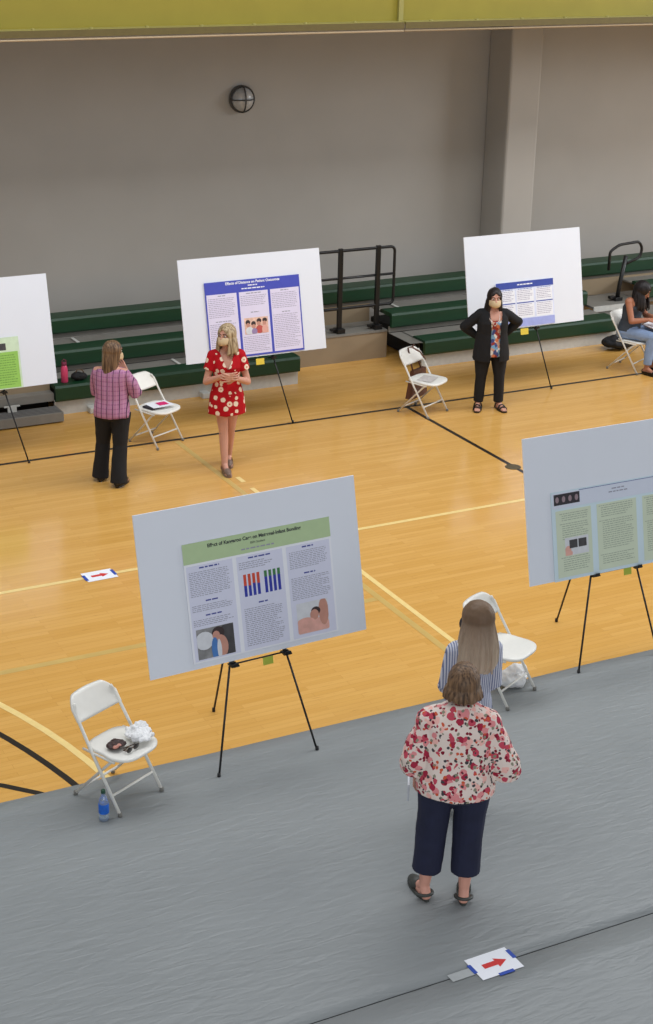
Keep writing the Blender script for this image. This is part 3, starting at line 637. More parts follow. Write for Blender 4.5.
# ------------------------------------------------------------------ folding chairs
CYAW = R(26.5)
def make_chair(lab, x, y, z=0):
    t = thing('folding_chair', lab, 'chair', (x, y, z), CYAW, 'white folding chairs')
    def line(s): return Vector((0, -.20+s*.425, .02+s*.74))
    for sx in (-1, 1):
        bm = bmesh.new(); tube(bm, rounded([(sx*.205, -.20, .015), (sx*.20, .05, .45), (sx*.19, .20, .715), (sx*.17, .212, .76)], .03), .0115, 10); lg = finish(bm, 'leg', WHITEM, t, True)
        bm = bmesh.new(); lathe(bm, [(.012, 0), (.015, .002), (.015, .03), (.012, .032)], (sx*.205, -.20, 0), 12); finish(bm, 'foot_cap', RUBB, lg, True)
    for sx in (-1, 1):
        bm = bmesh.new(); tube(bm, rounded([(sx*.175, -.13, .415), (sx*.178, -.10, .395), (sx*.182, .225, .015)], .02), .0105, 10); lg = finish(bm, 'leg', WHITEM, t, True)
        bm = bmesh.new(); lathe(bm, [(.012, 0), (.015, .002), (.015, .03), (.012, .032)], (sx*.182, .225, 0), 12); finish(bm, 'foot_cap', RUBB, lg, True)
    bm = bmesh.new(); tube(bm, [(-.203, -.127, .14), (.203, -.127, .14)], .009, 8); finish(bm, 'crossbar', WHITEM, t, True)
    bm = bmesh.new(); tube(bm, [(-.18, .165, .085), (.18, .165, .085)], .009, 8); finish(bm, 'crossbar', WHITEM, t, True)
    for sx in (-1, 1):
        bm = bmesh.new(); tube(bm, [(sx*.192, -.15, .418), (sx*.192, .13, .432)], .009, 8); finish(bm, 'seat_rail', WHITEM, t, True)
    # seat
    bm = bmesh.new(); n = 40; rows = []
    for (s, dz) in ((.02, .010), (.35, .0105), (.7, .013), (.93, .018), (1, .014), (1, -.004), (.95, -.012), (.5, -.010), (.02, -.010)):
        row = []
        for k in range(n):
            a = 2*math.pi*k/n; c, q = math.cos(a), math.sin(a); e = 2/3.6
            w = .200 if q < 0 else .188
            row.append(bm.verts.new((s*w*math.copysign(abs(c)**e, c), -.045+s*.195*math.copysign(abs(q)**e, q), .437+dz + (-.012*abs(q)**4*s if q < 0 else .004*s))))
        rows.append(row)
    for a, b in zip(rows, rows[1:]):
        for k in range(n): bm.faces.new((a[k], a[(k+1) % n], b[(k+1) % n], b[k]))
    bm.faces.new(rows[0]); bm.faces.new(rows[-1]); finish(bm, 'seat', WHITEP, t, True)
    # backrest
    bm = bmesh.new(); nu, nv = 24, 10; F = []; Bk = []
    for i in range(nu+1):
        u = -1+2*i/nu; f_, b_ = [], []
        for j in range(nv+1):
            v = j/nv; ztop = .795 - .075*max(0, abs(u)-.62)**2/.1444; zb = .615 + .022*(1-u*u)*-1 + .02
            z_ = zb+(ztop-zb)*v; y_ = -.20+.425*(z_-.02)/.74 + .04*(1-u*u); 
            x_ = .205*u
            f_.append(bm.verts.new((x_, y_-.009, z_))); b_.append(bm.verts.new((x_, y_+.011, z_)))
        F.append(f_); Bk.append(b_)
    for i in range(nu):
        for j in range(nv): bm.faces.new((F[i][j], F[i+1][j], F[i+1][j+1], F[i][j+1])); bm.faces.new((Bk[i][j], Bk[i][j+1], Bk[i+1][j+1], Bk[i+1][j]))
        bm.faces.new((F[i][0], Bk[i][0], Bk[i+1][0], F[i+1][0])); bm.faces.new((F[i][nv], F[i+1][nv], Bk[i+1][nv], Bk[i][nv]))
    for j in range(nv): bm.faces.new((F[0][j], F[0][j+1], Bk[0][j+1], Bk[0][j])); bm.faces.new((F[nu][j], Bk[nu][j], Bk[nu][j+1], F[nu][j+1]))
    finish(bm, 'backrest', WHITEP, t, True)
    for c in t.children_recursive: c.data.transform(Matrix.Diagonal((1, 1, .905, 1)))
    return t
ch0 = make_chair('white folding chair on the grey cover with a pouch and white cloth on its seat', 3.23, 9.0, .006)
for lab, x, y, z in (('white folding chair right of the two women watching, empty seat', 6.36, 9.14, .006),
                  ('white folding chair beside the woman in purple, papers on its seat', 6.18, 15.68, 0),
                  ('white folding chair with a brown bag hung behind, left of the black cardigan', 9.40, 15.41, 0),
                  ('white folding chair under the seated woman at the right edge', 12.75, 15.89, 0)):
    c = copy_tree(ch0); c.location = (x, y, z); c['label'] = lab
def on_chair(cx, cy, lx, ly): c, s = math.cos(CYAW), math.sin(CYAW); return cx+c*lx-s*ly, cy+s*lx+c*ly

# ------------------------------------------------------------------ small things
def blob(name, lab, cat, loc, r, mat, amp, sc, seed=0, vox=.006, flat=0, rotz=0, pieces=()):
    bm = bmesh.new(); ell(bm, (0, 0, 0), r)
    for c, q in pieces: ell(bm, c, q)
    t = thing(name, lab, cat, loc, rotz)
    o = organic(bm, 'cloth' if 'cloth' in name else 'pouch_body' if 'pouch' in name else 'bag_body', mat, t, vox, 1, amp, sc, seed=seed)
    zmin = min(v.co.z for v in o.data.vertices)
    for v in o.data.vertices: v.co.z -= zmin
    return t
WCL = M('crumpled_white_cloth', (236, 236, 236), .8, .03)
x, y = on_chair(3.23, 9.0, .115, -.085); blob('crumpled_cloth', 'crumpled white cloth on the seat of the near left chair', 'cloth', (x, y, .415), (.085, .12, .022), WCL, .03, 24, 3, .004, pieces=[((.03, .05, .02), (.06, .05, .02)), ((-.03, -.04, .015), (.06, .05, .02))])
x, y = on_chair(3.23, 9.0, -.075, -.06); t = blob('pouch', 'dark brown pouch beside the white cloth on the near left chair', 'pouch', (x, y, .415), (.07, .055, .022), M('dark_brown_leather', (52, 26, 24), .5, .3, 30), .012, 30, 5, .004, rotz=.3)
bm = bmesh.new(); ell(bm, (-.02, -.035, .035), (.035, .018, .014)); organic(bm, 'flap', M('copper_pink_flap', (188, 128, 112), .4, .2, 40), t, .004, 1, .004, 30)
x, y = on_chair(3.23, 9.0, -.03, -.165); t = thing('sunglasses', 'brown folded sunglasses on the front edge of the near left chair', 'sunglasses', (x, y, .413), R(28))
SG = M('tortoiseshell', (84, 60, 40), .3, .3, 40)
for s in (-1, 1):
    bm = bmesh.new(); ell(bm, (s*.032, 0, .018), (.028, .007, .02)); finish(bm, 'lens', M('dark_lens', (40, 34, 30), .1), t, True)
    bm = bmesh.new(); tube(bm, [(s*.06, 0, .022), (s*.055, .03, .014), (-s*.03, .05+.006*s, .01)], .004, 8); finish(bm, 'temple', SG, t, True)
bm = bmesh.new(); tube(bm, [(-.06, 0, .026), (-.006, 0, .024), (.006, 0, .024), (.06, 0, .026)], .004, 8); finish(bm, 'frame', SG, t, True)
# water bottle
t = thing('water_bottle', 'clear plastic water bottle with blue label beside the near left chair leg', 'bottle', (3.03, 8.745, .0065))
bm = bmesh.new(); lathe(bm, [(.026, 0), (.033, .004), (.034, .02), (.031, .035), (.034, .05), (.034, .12), (.030, .145), (.018, .175), (.0125, .19), (.0125, .205)]); finish(bm, 'bottle_body', M('clear_plastic', (206, 222, 238), .08, .01, trans=.75), t, True)
bm = bmesh.new(); lathe(bm, [(.0346, .055), (.0352, .058), (.0352, .122), (.0346, .125)]); finish(bm, 'label_band', M('blue_bottle_label', (20, 96, 196), .4, .25, 30), t, True)
bm = bmesh.new(); lathe(bm, [(.0145, .2), (.0150, .202), (.0150, .221), (.0135, .224)]); finish(bm, 'bottle_cap', M('dark_green_cap', (24, 70, 50), .5), t, True)
# pink flask and black pouch on bench
t = thing('water_flask', 'pink water flask on the green bench beside the leftmost board', 'bottle', (5.62, 17.06, .361))
PK = M('pink_flask', (214, 70, 112), .35, .08, 20)
bm = bmesh.new(); lathe(bm, [(.036, 0), (.04, .005), (.04, .12), (.038, .16), (.03, .19), (.026, .2)]); finish(bm, 'flask_body', PK, t, True)
bm = bmesh.new(); lathe(bm, [(.029, .2), (.03, .202), (.03, .228), (.024, .236)]); finish(bm, 'flask_cap', M('dark_pink_cap', (120, 36, 66), .5), t, True)
bm = bmesh.new(); tube(bm, [(-.028, 0, .22), (-.024, 0, .25), (0, 0, .268), (.024, 0, .25), (.028, 0, .22)], .005, 8); finish(bm, 'carry_loop', M('dark_pink_cap', 0), t, True)
BLK = M('black_fabric', (20, 20, 23), .8, .15, 20)
t = blob('shoulder_bag', 'small black bag beside the pink flask on the bench', 'bag', (5.80, 17.08, .361), (.10, .065, .045), BLK, .015, 18, 2)
bm = bmesh.new(); tube(bm, [(-.05, 0, .08), (-.02, 0, .12), (.04, .01, .11), (.06, 0, .08)], .007, 8); finish(bm, 'strap', M('tan_strap', (90, 70, 48), .6), t, True)
t = blob('backpack', 'black bag on the floor behind the seated woman', 'bag', (13.2, 16.72, 0), (.26, .17, .09), BLK, .03, 9, 4, .012)
bm = bmesh.new(); tube(bm, [(-.1, -.05, .13), (-.02, -.08, .19), (.08, -.05, .13)], .01, 8); finish(bm, 'strap', BLK, t, True)
t = blob('tote_bag', 'crumpled white bag on the floor beneath the right near chair', 'bag', (6.50, 9.19, .006), (.15, .10, .06), WCL, .035, 14, 7, .007, pieces=[((.07, .02, .03), (.08, .07, .05))])
bm = bmesh.new(); tube(bm, [(-.07, -.02, .09), (-.03, -.05, .14), (.04, -.04, .12), (.06, -.01, .08)], .007, 8); finish(bm, 'strap', WCL, t, True)
# brown tote behind black woman's chair
t = thing('tote_bag', 'brown leather tote hanging from the back of the white chair', 'bag', (*on_chair(9.40, 15.41, .19, .16), .10), CYAW)
BR = M('brown_leather', (92, 54, 36), .5, .25, 18)
bm = bmesh.new(); a = [(-.17, .02, 0), (.17, .02, 0), (.17, .11, 0), (-.17, .11, 0)]; b = [(-.13, .03, .34), (.13, .03, .34), (.13, .08, .34), (-.13, .08, .34)]
va = [bm.verts.new(q) for q in a]; vb = [bm.verts.new(q) for q in b]; bm.faces.new(va[::-1]); bm.faces.new(vb)
for i in range(4): bm.faces.new((va[i], va[(i+1) % 4], vb[(i+1) % 4], vb[i]))
bmesh.ops.subdivide_edges(bm, edges=bm.edges, cuts=3, use_grid_fill=True); finish(bm, 'bag_body', BR, t, bevel=.004)
for pts in ([(-.11, .05, .32), (-.16, .075, .5), (-.18, .09, .625), (-.17, .05, .640), (-.10, -.025, .58), (-.02, -.05, .48)], [(.08, .06, .32), (-.0, .085, .5), (-.07, .10, .62), (-.10, .065, .645)]):
    bm = bmesh.new(); tube(bm, pts, .008, 8, rx=1.6); finish(bm, 'handle', BR, t, True)
# papers
def sheet(name, lab, cat, x, y, z, rz, w, h, mat, extra=None, group=None, curl=.02):
    t = thing(name, lab, cat, (x, y, z), rz, group); bm = bmesh.new(); n = 8; a = []
    for i in range(n+1):
        s = i/n; a.append([bm.verts.new((-w/2+w*s, q, curl*(s-.4)**2 if s < .4 else 0)) for q in (-h/2, h/2)])
    for i in range(n): bm.faces.new((a[i][0], a[i+1][0], a[i+1][1], a[i][1]))
    o = finish(bm, 'paper', mat, t); md = o.modifiers.new('t', 'SOLIDIFY'); md.thickness = .001; md.offset = 1
    if extra: extra(t)
    return t
def pink_patch(t):
    bm = bmesh.new(); box(bm, -.02, .09, -.05, .05, .003, .0045); finish(bm, 'printed_panel', M('magenta_panel', (214, 30, 110), .7), t, label='magenta printed rectangle')
x, y = on_chair(6.18, 15.68, -.04, -.03); bm = bmesh.new(); box(bm, -.12, .08, -.06, .08, 0, .02); t = thing('notebook', 'dark notebook under the papers beside the woman in purple', 'notebook', (x, y, .416), CYAW)
finish(bm, 'cover', M('dark_notebook', (40, 38, 50), .6), t, bevel=.003)
x, y = on_chair(6.18, 15.68, 0.0, -.05); sheet('handout', 'white handout with magenta rectangle on the chair by the woman in purple', 'paper', x, y, .438, CYAW-.3, .26, .2, PAPER, pink_patch)
x, y = on_chair(9.40, 15.41, 0, -.04); t = sheet('handout', 'grey printed handout on the chair left of the black cardigan', 'paper', x, y, .412, CYAW+.2, .24, .18, M('grey_printed_paper', (196, 190, 186), .7, .15, 30), curl=.01)

# ------------------------------------------------------------------ people
SK1 = M('skin_fair', (202, 148, 126), .55, .05, 12); SK2 = M('skin_tan', (170, 112, 84), .55, .06, 12); SK3 = M('skin_fair_rosy', (214, 156, 136), .55, .06, 12)
EYEW = M('eye_white', (230, 228, 224), .2, .01); EYED = M('eye_iris', (54, 40, 32), .2, .1); LIP = M('lip_pink', (176, 98, 92), .5, .05)
MASKM = M('beige_face_mask', (204, 180, 142), .8, .04); MASKB = M('black_face_mask', (36, 34, 40), .8)
def hand(bm, w, d, nrm, sc, curl, thumb, H):   # w wrist, d pointing direction, nrm palm normal (palm side), thumb: +1/-1 side along cross
    d = Vector(d).normalized(); nrm = Vector(nrm); nrm = (nrm-d*nrm.dot(d)).normalized(); s = d.cross(nrm)*thumb; w = Vector(w)
    pl = .085*sc
    for k in range(4):
        o = (k-1.5)*.019*sc; cap(bm, w+s*o*.6, w+d*pl+s*o, .013*sc, .0115*sc, 10)
    lens = [.040, .045, .042, .034]
    for k in range(4):     # k=0 next to thumb
        o = -(k-1.5)*.0215*sc; p = w+d*pl+s*o; dd = (d + s*(-(k-1.5)*.10)).normalized()
        L_ = lens[k]*sc; a = curl
        for j, f in enumerate((1, .62, .5)):
            a2 = a*(j+1)*.75; q = p + (dd*math.cos(a2)+nrm*math.sin(a2))*L_*f; cap(bm, p, q, (.0092-.0008*j)*sc, (.0085-.0008*j)*sc, 8); p = q
    p = w+d*.025*sc+s*.022*sc; q = p + (d*.55+s*.75+nrm*.3).normalized()*.04*sc; cap(bm, p, q, .013*sc, .0105*sc, 8)
    q2 = q+(d*.9+s*.3+nrm*.4).normalized()*.032*sc; cap(bm, q, q2, .010*sc, .0085*sc, 8)
def head_prims(bm, HM, sc):
    def T(p): return HM @ (Vector(p)*sc)
    M3 = HM.to_3x3()
    def e(c, r): ell(bm, T(c), [x*sc for x in r], M3)
    e((0, .012, .125), (.074, .094, .092)); e((0, -.018, .075), (.062, .072, .08)); e((0, -.045, .035), (.040, .040, .034)); e((0, -.07, .022), (.018, .016, .015))
    cap(bm, T((0, -.088, .118)), T((0, -.106, .080)), .008*sc, .013*sc, 10)                 # nose
    for s in (-1, 1):
        e((s*.011, -.100, .077), (.009, .010, .008)); e((s*.076, .012, .10), (.010, .020, .030)); e((s*.040, -.062, .078), (.024, .020, .022)); cap(bm, T((s*.015, -.087, .135)), T((s*.048, -.075, .137)), .007*sc, .006*sc, 8)
    e((0, -.090, .048), (.022, .010, .006)); e((0, -.088, .040), (.018, .010, .007))
def joints(H, b, feet, arms):
    J = dict(H=H, b=b)
    for s, k in ((1, 'L'), (-1, 'R')):
        fx, fy, fyaw = feet[k]; J['hip'+k] = Vector((s*.085*b, 0, .50*H)); J['ank'+k] = Vector((fx, fy, .055*H)); J['fyaw'+k] = fyaw
        J['knee'+k] = feet.get('knee'+k) or (J['hip'+k].lerp(J['ank'+k], .5) + Vector((0, -.02, .01)))
        J['sh'+k] = Vector((s*.142*b**.5, .005, .790*H)); J['elb'+k], J['wri'+k] = [Vector(q) for q in arms[k][:2]]
    return J
def torso(H, b, g=0, dy=0, belly=0):
    return [(.485*H-g, 0, .005, .13*b+g, .095*b+g), (.52*H, 0, .01, .165*b+g, .118*b+g), (.56*H, 0, .005-belly/2, .158*b+g, .112*b+g+belly), (.615*H, 0, -belly/2, .128*b+g, .090*b+g+belly),
            (.66*H, 0, 0, .128*b+g, .092*b+g+belly*.6), (.72*H, 0, -.012, .142*b+g, .112*b+g), (.77*H, 0, 0, .150*b+g, .095*b+g), (.80*H, 0, .005, .145*b+g, .072*b+g), (.822*H, 0, .01, .10*b+g, .055*b+g), (.84*H, 0, .01, .055+g*.8, .052+g*.8)]
def body(t, J, skin, HM, hsc, hands, vox=.005, legs=True, extra=None, tors=None):
    H, b = J['H'], J['b']; bm = bmesh.new(); loft(bm, tors or torso(H, b))
    base = HM @ Vector((0, .01, .03)); nb = J.get('neckbase') or Vector((0, .012, .82*H)); cap(bm, nb, base, .050, .050)
    head_prims(bm, HM, hsc)
    for k, s in (('L', 1), ('R', -1)):
        bb = b**.6
        cap(bm, J['sh'+k]-Vector((s*.03, 0, .0)), J['sh'+k], .052*bb, .050*bb); cap(bm, J['sh'+k], J['elb'+k], .046*bb, .036*bb); el = J['elb'+k]; wr = J['wri'+k]
        m = el.lerp(wr, .3); cap(bm, el, m, .036*bb, .037*bb); cap(bm, m, wr, .037*bb, .024)
        d, nrm, curl, th = hands[k]; hand(bm, wr, d, nrm, 1.0, curl, th, H)
        if legs:
            hp, kn, an = J['hip'+k], J['knee'+k], J['ank'+k]
            cap(bm, hp, kn, .086*bb, .052*bb); c = kn.lerp(an, .28)+Vector((0, .012, 0)); cap(bm, kn, c, .050*bb, .051*bb); cap(bm, c, an, .051*bb, .032)
            fy = J['fyaw'+k]; fd = Vector((math.sin(fy), -math.cos(fy), 0)); z0 = an.z-.055*H
            hl = Vector((an.x, an.y, z0+.035)) - fd*.03; bl = Vector((an.x, an.y, z0+.026))+fd*.115; te = Vector((an.x, an.y, z0+.020))+fd*.165
            cap(bm, an, hl, .032, .032); cap(bm, an, bl, .030, .024); sd = Vector((-fd.y, fd.x, 0))
            for q in (-.018, 0, .02): cap(bm, bl+sd*q, te+sd*q*.9, .022, .014)
            cap(bm, hl, bl, .030, .026)
    return organic(bm, 'body', skin, t, vox, 3)
def eyes(t, HM, sc):
    for s in (-1, 1):
        bm = bmesh.new(); ell(bm, HM @ (Vector((s*.031, -.0795, .112))*sc), [.0125*sc, .009*sc, .0085*sc], HM.to_3x3(), 16, 10); finish(bm, 'eye', EYEW, t, True)
        e = t.children[-1]; bm = bmesh.new(); ell(bm, HM @ (Vector((s*.031, -.0870, .112))*sc), [.006*sc, .003*sc, .006*sc], HM.to_3x3(), 12, 8); finish(bm, 'iris', EYED, e, True)
        bm = bmesh.new(); tube(bm, [HM @ (Vector((s*x, y, z))*sc) for x, y, z in ((.014, -.094, .133), (.032, -.091, .139), (.050, -.078, .133))], .004*sc, 6); finish(bm, 'eyebrow', M('eyebrow_brown', (70, 50, 38), .8), t, True)
def mask(t, HM, sc, mat):
    bm = bmesh.new(); n, m_ = 14, 8; G = []
    for i in range(n+1):
        a = R(-72+144*i/n); row = []
        for j in range(m_+1):
            v = j/m_; z = .015+.083*v; r = .078 + .030*math.cos(a)**3*math.sin(math.pi*min(1, .25+v*.7)); zz = z - (.012*abs(math.sin(a)) if j == m_ else 0) + (.018*abs(math.sin(a)) if j == 0 else 0)
            row.append(bm.verts.new(HM @ (Vector((r*math.sin(a)*.94, -r*math.cos(a)*1.08-.008, zz))*sc)))
        G.append(row)
    for i in range(n):
        for j in range(m_): bm.faces.new((G[i][j], G[i+1][j], G[i+1][j+1], G[i][j+1]))
    o = finish(bm, 'face_mask', mat, t, True); md = o.modifiers.new('s', 'SOLIDIFY'); md.thickness = .004; md.offset = 1
    for s in (-1, 1):
        bm = bmesh.new(); tube(bm, [HM @ (Vector((s*x, y, z))*sc) for x, y, z in ((.072, -.028, .085), (.082, .01, .108), (.084, .03, .10), (.078, .012, .065), (.070, -.03, .04))], .002, 6); finish(bm, 'ear_loop', mat, o, True)
def hair(t, HM, sc, mat, length, front=52, n=46, seed=1, spread=1.0, back=0, taper=.6, part=0, lift=1.0, vox=.0055, fall=None, gather=0, frontfall=0):
    rnd = random.Random(seed); bm = bmesh.new(); c0 = Vector((0, .014, .118)); rad = Vector((.083, .101, .098))*lift
    ell(bm, HM @ ((c0+Vector((0, .022, .016)))*sc), [.077*sc*lift, .084*sc*lift, .083*sc*lift], HM.to_3x3())
    for layer in range(2):
        for side in (-1, 1):
            for i in range(n):
                u = (i+rnd.random()*.7)/n
                al = R(-50 + 105*u); st = Vector((part*.02, math.sin(al), math.cos(al)))
                be = R(front + (180-front)*u); en = Vector((side*math.sin(be), -math.cos(be), -.25-.25*rnd.random()*(1 if layer else .5)))
                en.normalize(); pts = []; rr_ = []
                sh = 1.0 - .06*layer
                for k in range(7):
                    s = k/6; v = (st*(1-s) + en*s); v.z += .35*s*(1-s); v.normalize()
                    pts.append(HM @ (Vector((c0.x+v.x*rad.x*sh, c0.y+v.y*rad.y*sh, c0.z+v.z*rad.z*sh))*sc)); rr_.append(.0085)
                p = pts[-1]; L_ = length*(1-.18*rnd.random()); drift = Vector((rnd.uniform(-.012, .012), rnd.uniform(-.01, .01), 0))
                ctr = HM @ (c0*sc); outw = Vector((p.x-ctr.x, p.y-ctr.y, 0)); outw = outw.normalized() if outw.length > 1e-4 else Vector((0, 1, 0))
                isfr = -outw.y > .3
                for k in range(1, 7):
                    s = k/6; o = outw*(.012*spread*math.sin(s*2.2)) + Vector((0, back*s*(1-.4*s), 0)) + drift*s*2
                    q = p + Vector((0, 0, -L_*s)) + o
                    if gather: cx = HM @ (Vector((0, .08, 0))*sc); q.x = q.x*(1-gather*s)+cx.x*gather*s; q.y = q.y*(1-gather*s)+(cx.y+.03)*gather*s
                    if frontfall and side*1 == frontfall: q.y -= .03*s
                    pts.append(q); rr_.append(.009*(1-taper*s)+.002)
                tube(bm, pts, .008, 6, radii=rr_)
    return organic(bm, 'hair', mat, t, vox, 2, .003, 40, (1, 1, .15))
def cone(bm, pts, radii, seg=18): tube(bm, pts, 0, seg, radii=radii)
def shoe(t, J, k, mat, kind='flat', lab=None):
    an = J['ank'+k]; fy = J['fyaw'+k]; z0 = an.z-.055*J['H']; fd = Vector((math.sin(fy), -math.cos(fy), 0)); sd = Vector((-fd.y, fd.x, 0)); o = Vector((an.x, an.y, z0))
    def ring(z, g=0, lift=0):
        out = []
        for q in range(28):
            a = 2*math.pi*q/28; l = math.cos(a); w = math.sin(a); wid = (.040 + .008*l)*(1-.12*(l < -.5)) + g
            out.append(o + fd*(.068+(.125+g)*l) + sd*wid*math.copysign(abs(w)**.8, w) + Vector((0, 0, z+lift*max(0, -l))))
        return out
    bm = bmesh.new(); a = [bm.verts.new(p) for p in ring(.0, .003)]; b = [bm.verts.new(p) for p in ring(.018, .004)]; bm.faces.new(a[::-1]); bm.faces.new(b)
    for i in range(28): bm.faces.new((a[i], a[(i+1) % 28], b[(i+1) % 28], b[i]))
    if kind == 'clog':
        s = finish(bm, 'shoe', mat, t, label=lab); 
        bm = bmesh.new()
        cap(bm, o+fd*.10+Vector((0, 0, .036)), o+fd*.16+Vector((0, 0, .026)), .046, .036); me_cut = o.z+.002
        organic(bm, 'upper', mat, s, .005, 1, cut=lambda v: v.z < me_cut)
        bm = bmesh.new(); pts = [o - fd*.0 + sd*.05*math.cos(R(x)) - fd*.055*math.sin(R(x)) + Vector((0, 0, .035+.012*math.sin(R(x)))) for x in range(-10, 191, 20)]; tube(bm, pts, .011, 8); finish(bm, 'heel_strap', mat, s, True)
    elif kind == 'sandal':
        s = finish(bm, 'shoe', mat, t, label=lab)
        for q, zz in ((.13, .05), (.085, .062), (.0, .085)):
            bm = bmesh.new(); pts = [o + fd*q + sd*.046*math.cos(R(x)) + Vector((0, 0, .015+(zz-.005)*math.sin(R(x)))) for x in range(0, 181, 15)]; tube(bm, pts, .008, 8); finish(bm, 'strap', mat, s, True)
    else:
        s = finish(bm, 'shoe', mat, t, label=lab); bm = bmesh.new()
        cap(bm, o+Vector((0, 0, .042))-fd*.025, o+fd*.115+Vector((0, 0, .036)), .040, .043); cap(bm, o+fd*.115+Vector((0, 0, .036)), o+fd*.168+Vector((0, 0, .028)), .042, .026)
        zc = o.z
        def ct(v):
            r = v-o; l = r.dot(fd); return v.z < zc+.004 or (v.z > zc+.052 and l < .105 and l > -.05)
        organic(bm, 'upper', mat, s, .005, 1, cut=ct)
    return s
def headmat(loc, yaw=0, pitch=0, roll=0): return Matrix.Translation(loc) @ Matrix.Rotation(yaw, 4, 'Z') @ Matrix.Rotation(pitch, 4, 'X') @ Matrix.Rotation(roll, 4, 'Y')
def person(lab, x, y, heading, z=0): return thing('person', lab, 'person', (x, y, z), R(heading+90))
def pants(t, J, mat, hemz, g, rk, rh, wr=.006, top=.60, tr=None, seed=1, vox=.007, belly=0, name='trousers'):
    H, b = J['H'], J['b']; bm = bmesh.new(); bb = b**.6
    loft(bm, [(.46*H, 0, .005, .12*b+g, .09*b+g), (.49*H, 0, .008, .155*b+g, .115*b+g), (.525*H, 0, .012, .167*b+g, .125*b+g), (.57*H, 0, .0, .155*b+g, .110*b+g+belly), (top*H, 0, 0, .135*b+g, .095*b+g+belly)])
    for k in 'LR':
        hp, kn, an = J['hip'+k], J['knee'+k], J['ank'+k]; s = (kn.z-hemz)/(kn.z-an.z); hm = kn.lerp(an, s)
        cone(bm, [hp+Vector((0, 0, .02)), hp.lerp(kn, .5), kn, kn.lerp(hm, .5), hm], [.098*bb+g, .080*bb+g, rk, (rk+rh)/2, rh])
    return organic(bm, name, mat, t, vox, 2, wr, 9, (1, 1, .6), seed=seed)

# --- floral woman -------------------------------------------------
t = person('woman seen from behind in floral blouse and navy cropped trousers', 4.61, 7.01, 60, .006)
J = joints(1.58, 1.22, {'L': (.150, .0, R(24)), 'R': (-.090, .02, R(-3))}, {'L': [(.235, .04, .99), (.235, -.10, .80)], 'R': [(-.285, .04, .98), (-.17, -.16, .88)]})
J['kneeL'] = Vector((.125, -.02, .43)); J['kneeR'] = Vector((-.095, -.02, .43))
HM = headmat((-.02, -.015, 1.365), R(-6), R(4)); body(t, J, SK3, HM, 1.0, {'L': ((.0, -.45, -.9), (-1, 0, 0), .5, -1), 'R': ((.75, -.5, -.2), (0, 1, 0), .3, 1)}); eyes(t, HM, 1)
NV = M('navy_trousers', (26, 30, 56), .85, .12, 12)
pants(t, J, NV, .20, .010, .092, .090, .008, .62)
bm = bmesh.new(); loft(bm, [(.80, 0, .03, .232, .195), (.85, 0, .03, .236, .195), (.92, 0, .02, .226, .185), (1.0, -.005, .012, .214, .175), (1.12, -.01, .01, .212, .165), (1.22, -.012, .012, .205, .145), (1.28, -.014, .012, .180, .11), (1.325, -.016, .01, .125, .085), (1.36, -.018, .008, .07, .068)])
for s, e in ((1, J['elbL']), (-1, J['elbR'])):
    cap(bm, Vector((s*.12-.006, .01, 1.255)), Vector((s*.168-.002, .01, 1.225)), .078, .086); cone(bm, [Vector((s*.14-.012, .01, 1.22)), Vector((s*.175-.01, .01, 1.17)), Vector((s*.185, .01, 1.17)).lerp(e, .5), e, e+Vector((s*.008, -.03, -.07))], [.07, .085, .088, .090, .094])
organic(bm, 'blouse', floral_mat(), t, .007, 3, .012, 8, (1, 1, .7), seed=2)
hair(t, HM, 1.0, hair_mat('light_brown_hair', (66, 48, 34), (134, 104, 76)), .075, 60, 44, 3, 1.1, -.01, .4, lift=1.06)
CL = M('dark_olive_clog', (62, 64, 60), .5)
shoe(t, J, 'L', CL, 'clog'); shoe(t, J, 'R', CL, 'clog')
wr = J['wriL']
bm = bmesh.new(); tube(bm, [wr + Vector((.031*math.cos(R(a)), .031*math.sin(R(a)), .03)) for a in range(0, 361, 20)], .006, 6); finish(bm, 'wrist_band', M('dark_band', (60, 30, 36), .5), t, True)
tp = thing('folded_paper', 'small folded white paper in the left hand of the floral-bloused woman', 'paper', (0, 0, 0), R(150))
hp = Matrix.Rotation(R(150), 3, 'Z') @ Vector((.275, -.16, .69)); tp.location = (4.61+hp.x, 7.01+hp.y, .69)
bm = bmesh.new(); box(bm, -.012, .0, -.05, .05, -.08, .03); finish(bm, 'paper', M('pale_paper', (200, 204, 210), .7), tp, bevel=.002)

# --- striped woman -------------------------------------------------
t = person('woman with long ash-blonde hair in blue and white stripes behind the floral blouse', 5.18, 7.85, 72, .006)
J = joints(1.585, .90, {'L': (.09, 0, R(8)), 'R': (-.09, .01, R(-8))}, {'L': [(.165, .0, .98), (.10, -.20, .98)], 'R': [(-.165, .0, .98), (-.10, -.20, 1.0)]})
HM = headmat((0, -.005, 1.375), R(38), R(2)); body(t, J, SK1, HM, 1.0, {'L': ((-.9, -.2, .05), (0, 1, 0), .3, 1), 'R': ((.9, -.2, .05), (0, 1, 0), .3, -1)}); eyes(t, HM, 1); mask(t, HM, 1, MASKB)
pants(t, J, M('dark_jeans', (44, 54, 80), .85, .12, 12), .08, .008, .07, .075)
bm = bmesh.new(); loft(bm, torso(1.585, .90, .020)[1:10]); 
for k in 'LR':
    s = 1 if k == 'L' else -1
    cap(bm, J['sh'+k]-Vector((s*.05, 0, -.008)), J['sh'+k], .062, .064); cone(bm, [J['sh'+k], J['elb'+k], J['elb'+k].lerp(J['wri'+k], .15)], [.062, .056, .054]); cone(bm, [J['elb'+k], J['elb'+k].lerp(J['wri'+k], .9)], [.06, .05])
organic(bm, 'blouse', stripe_mat(), t, .007, 3, .009, 9, (1, 1, .6), seed=5)
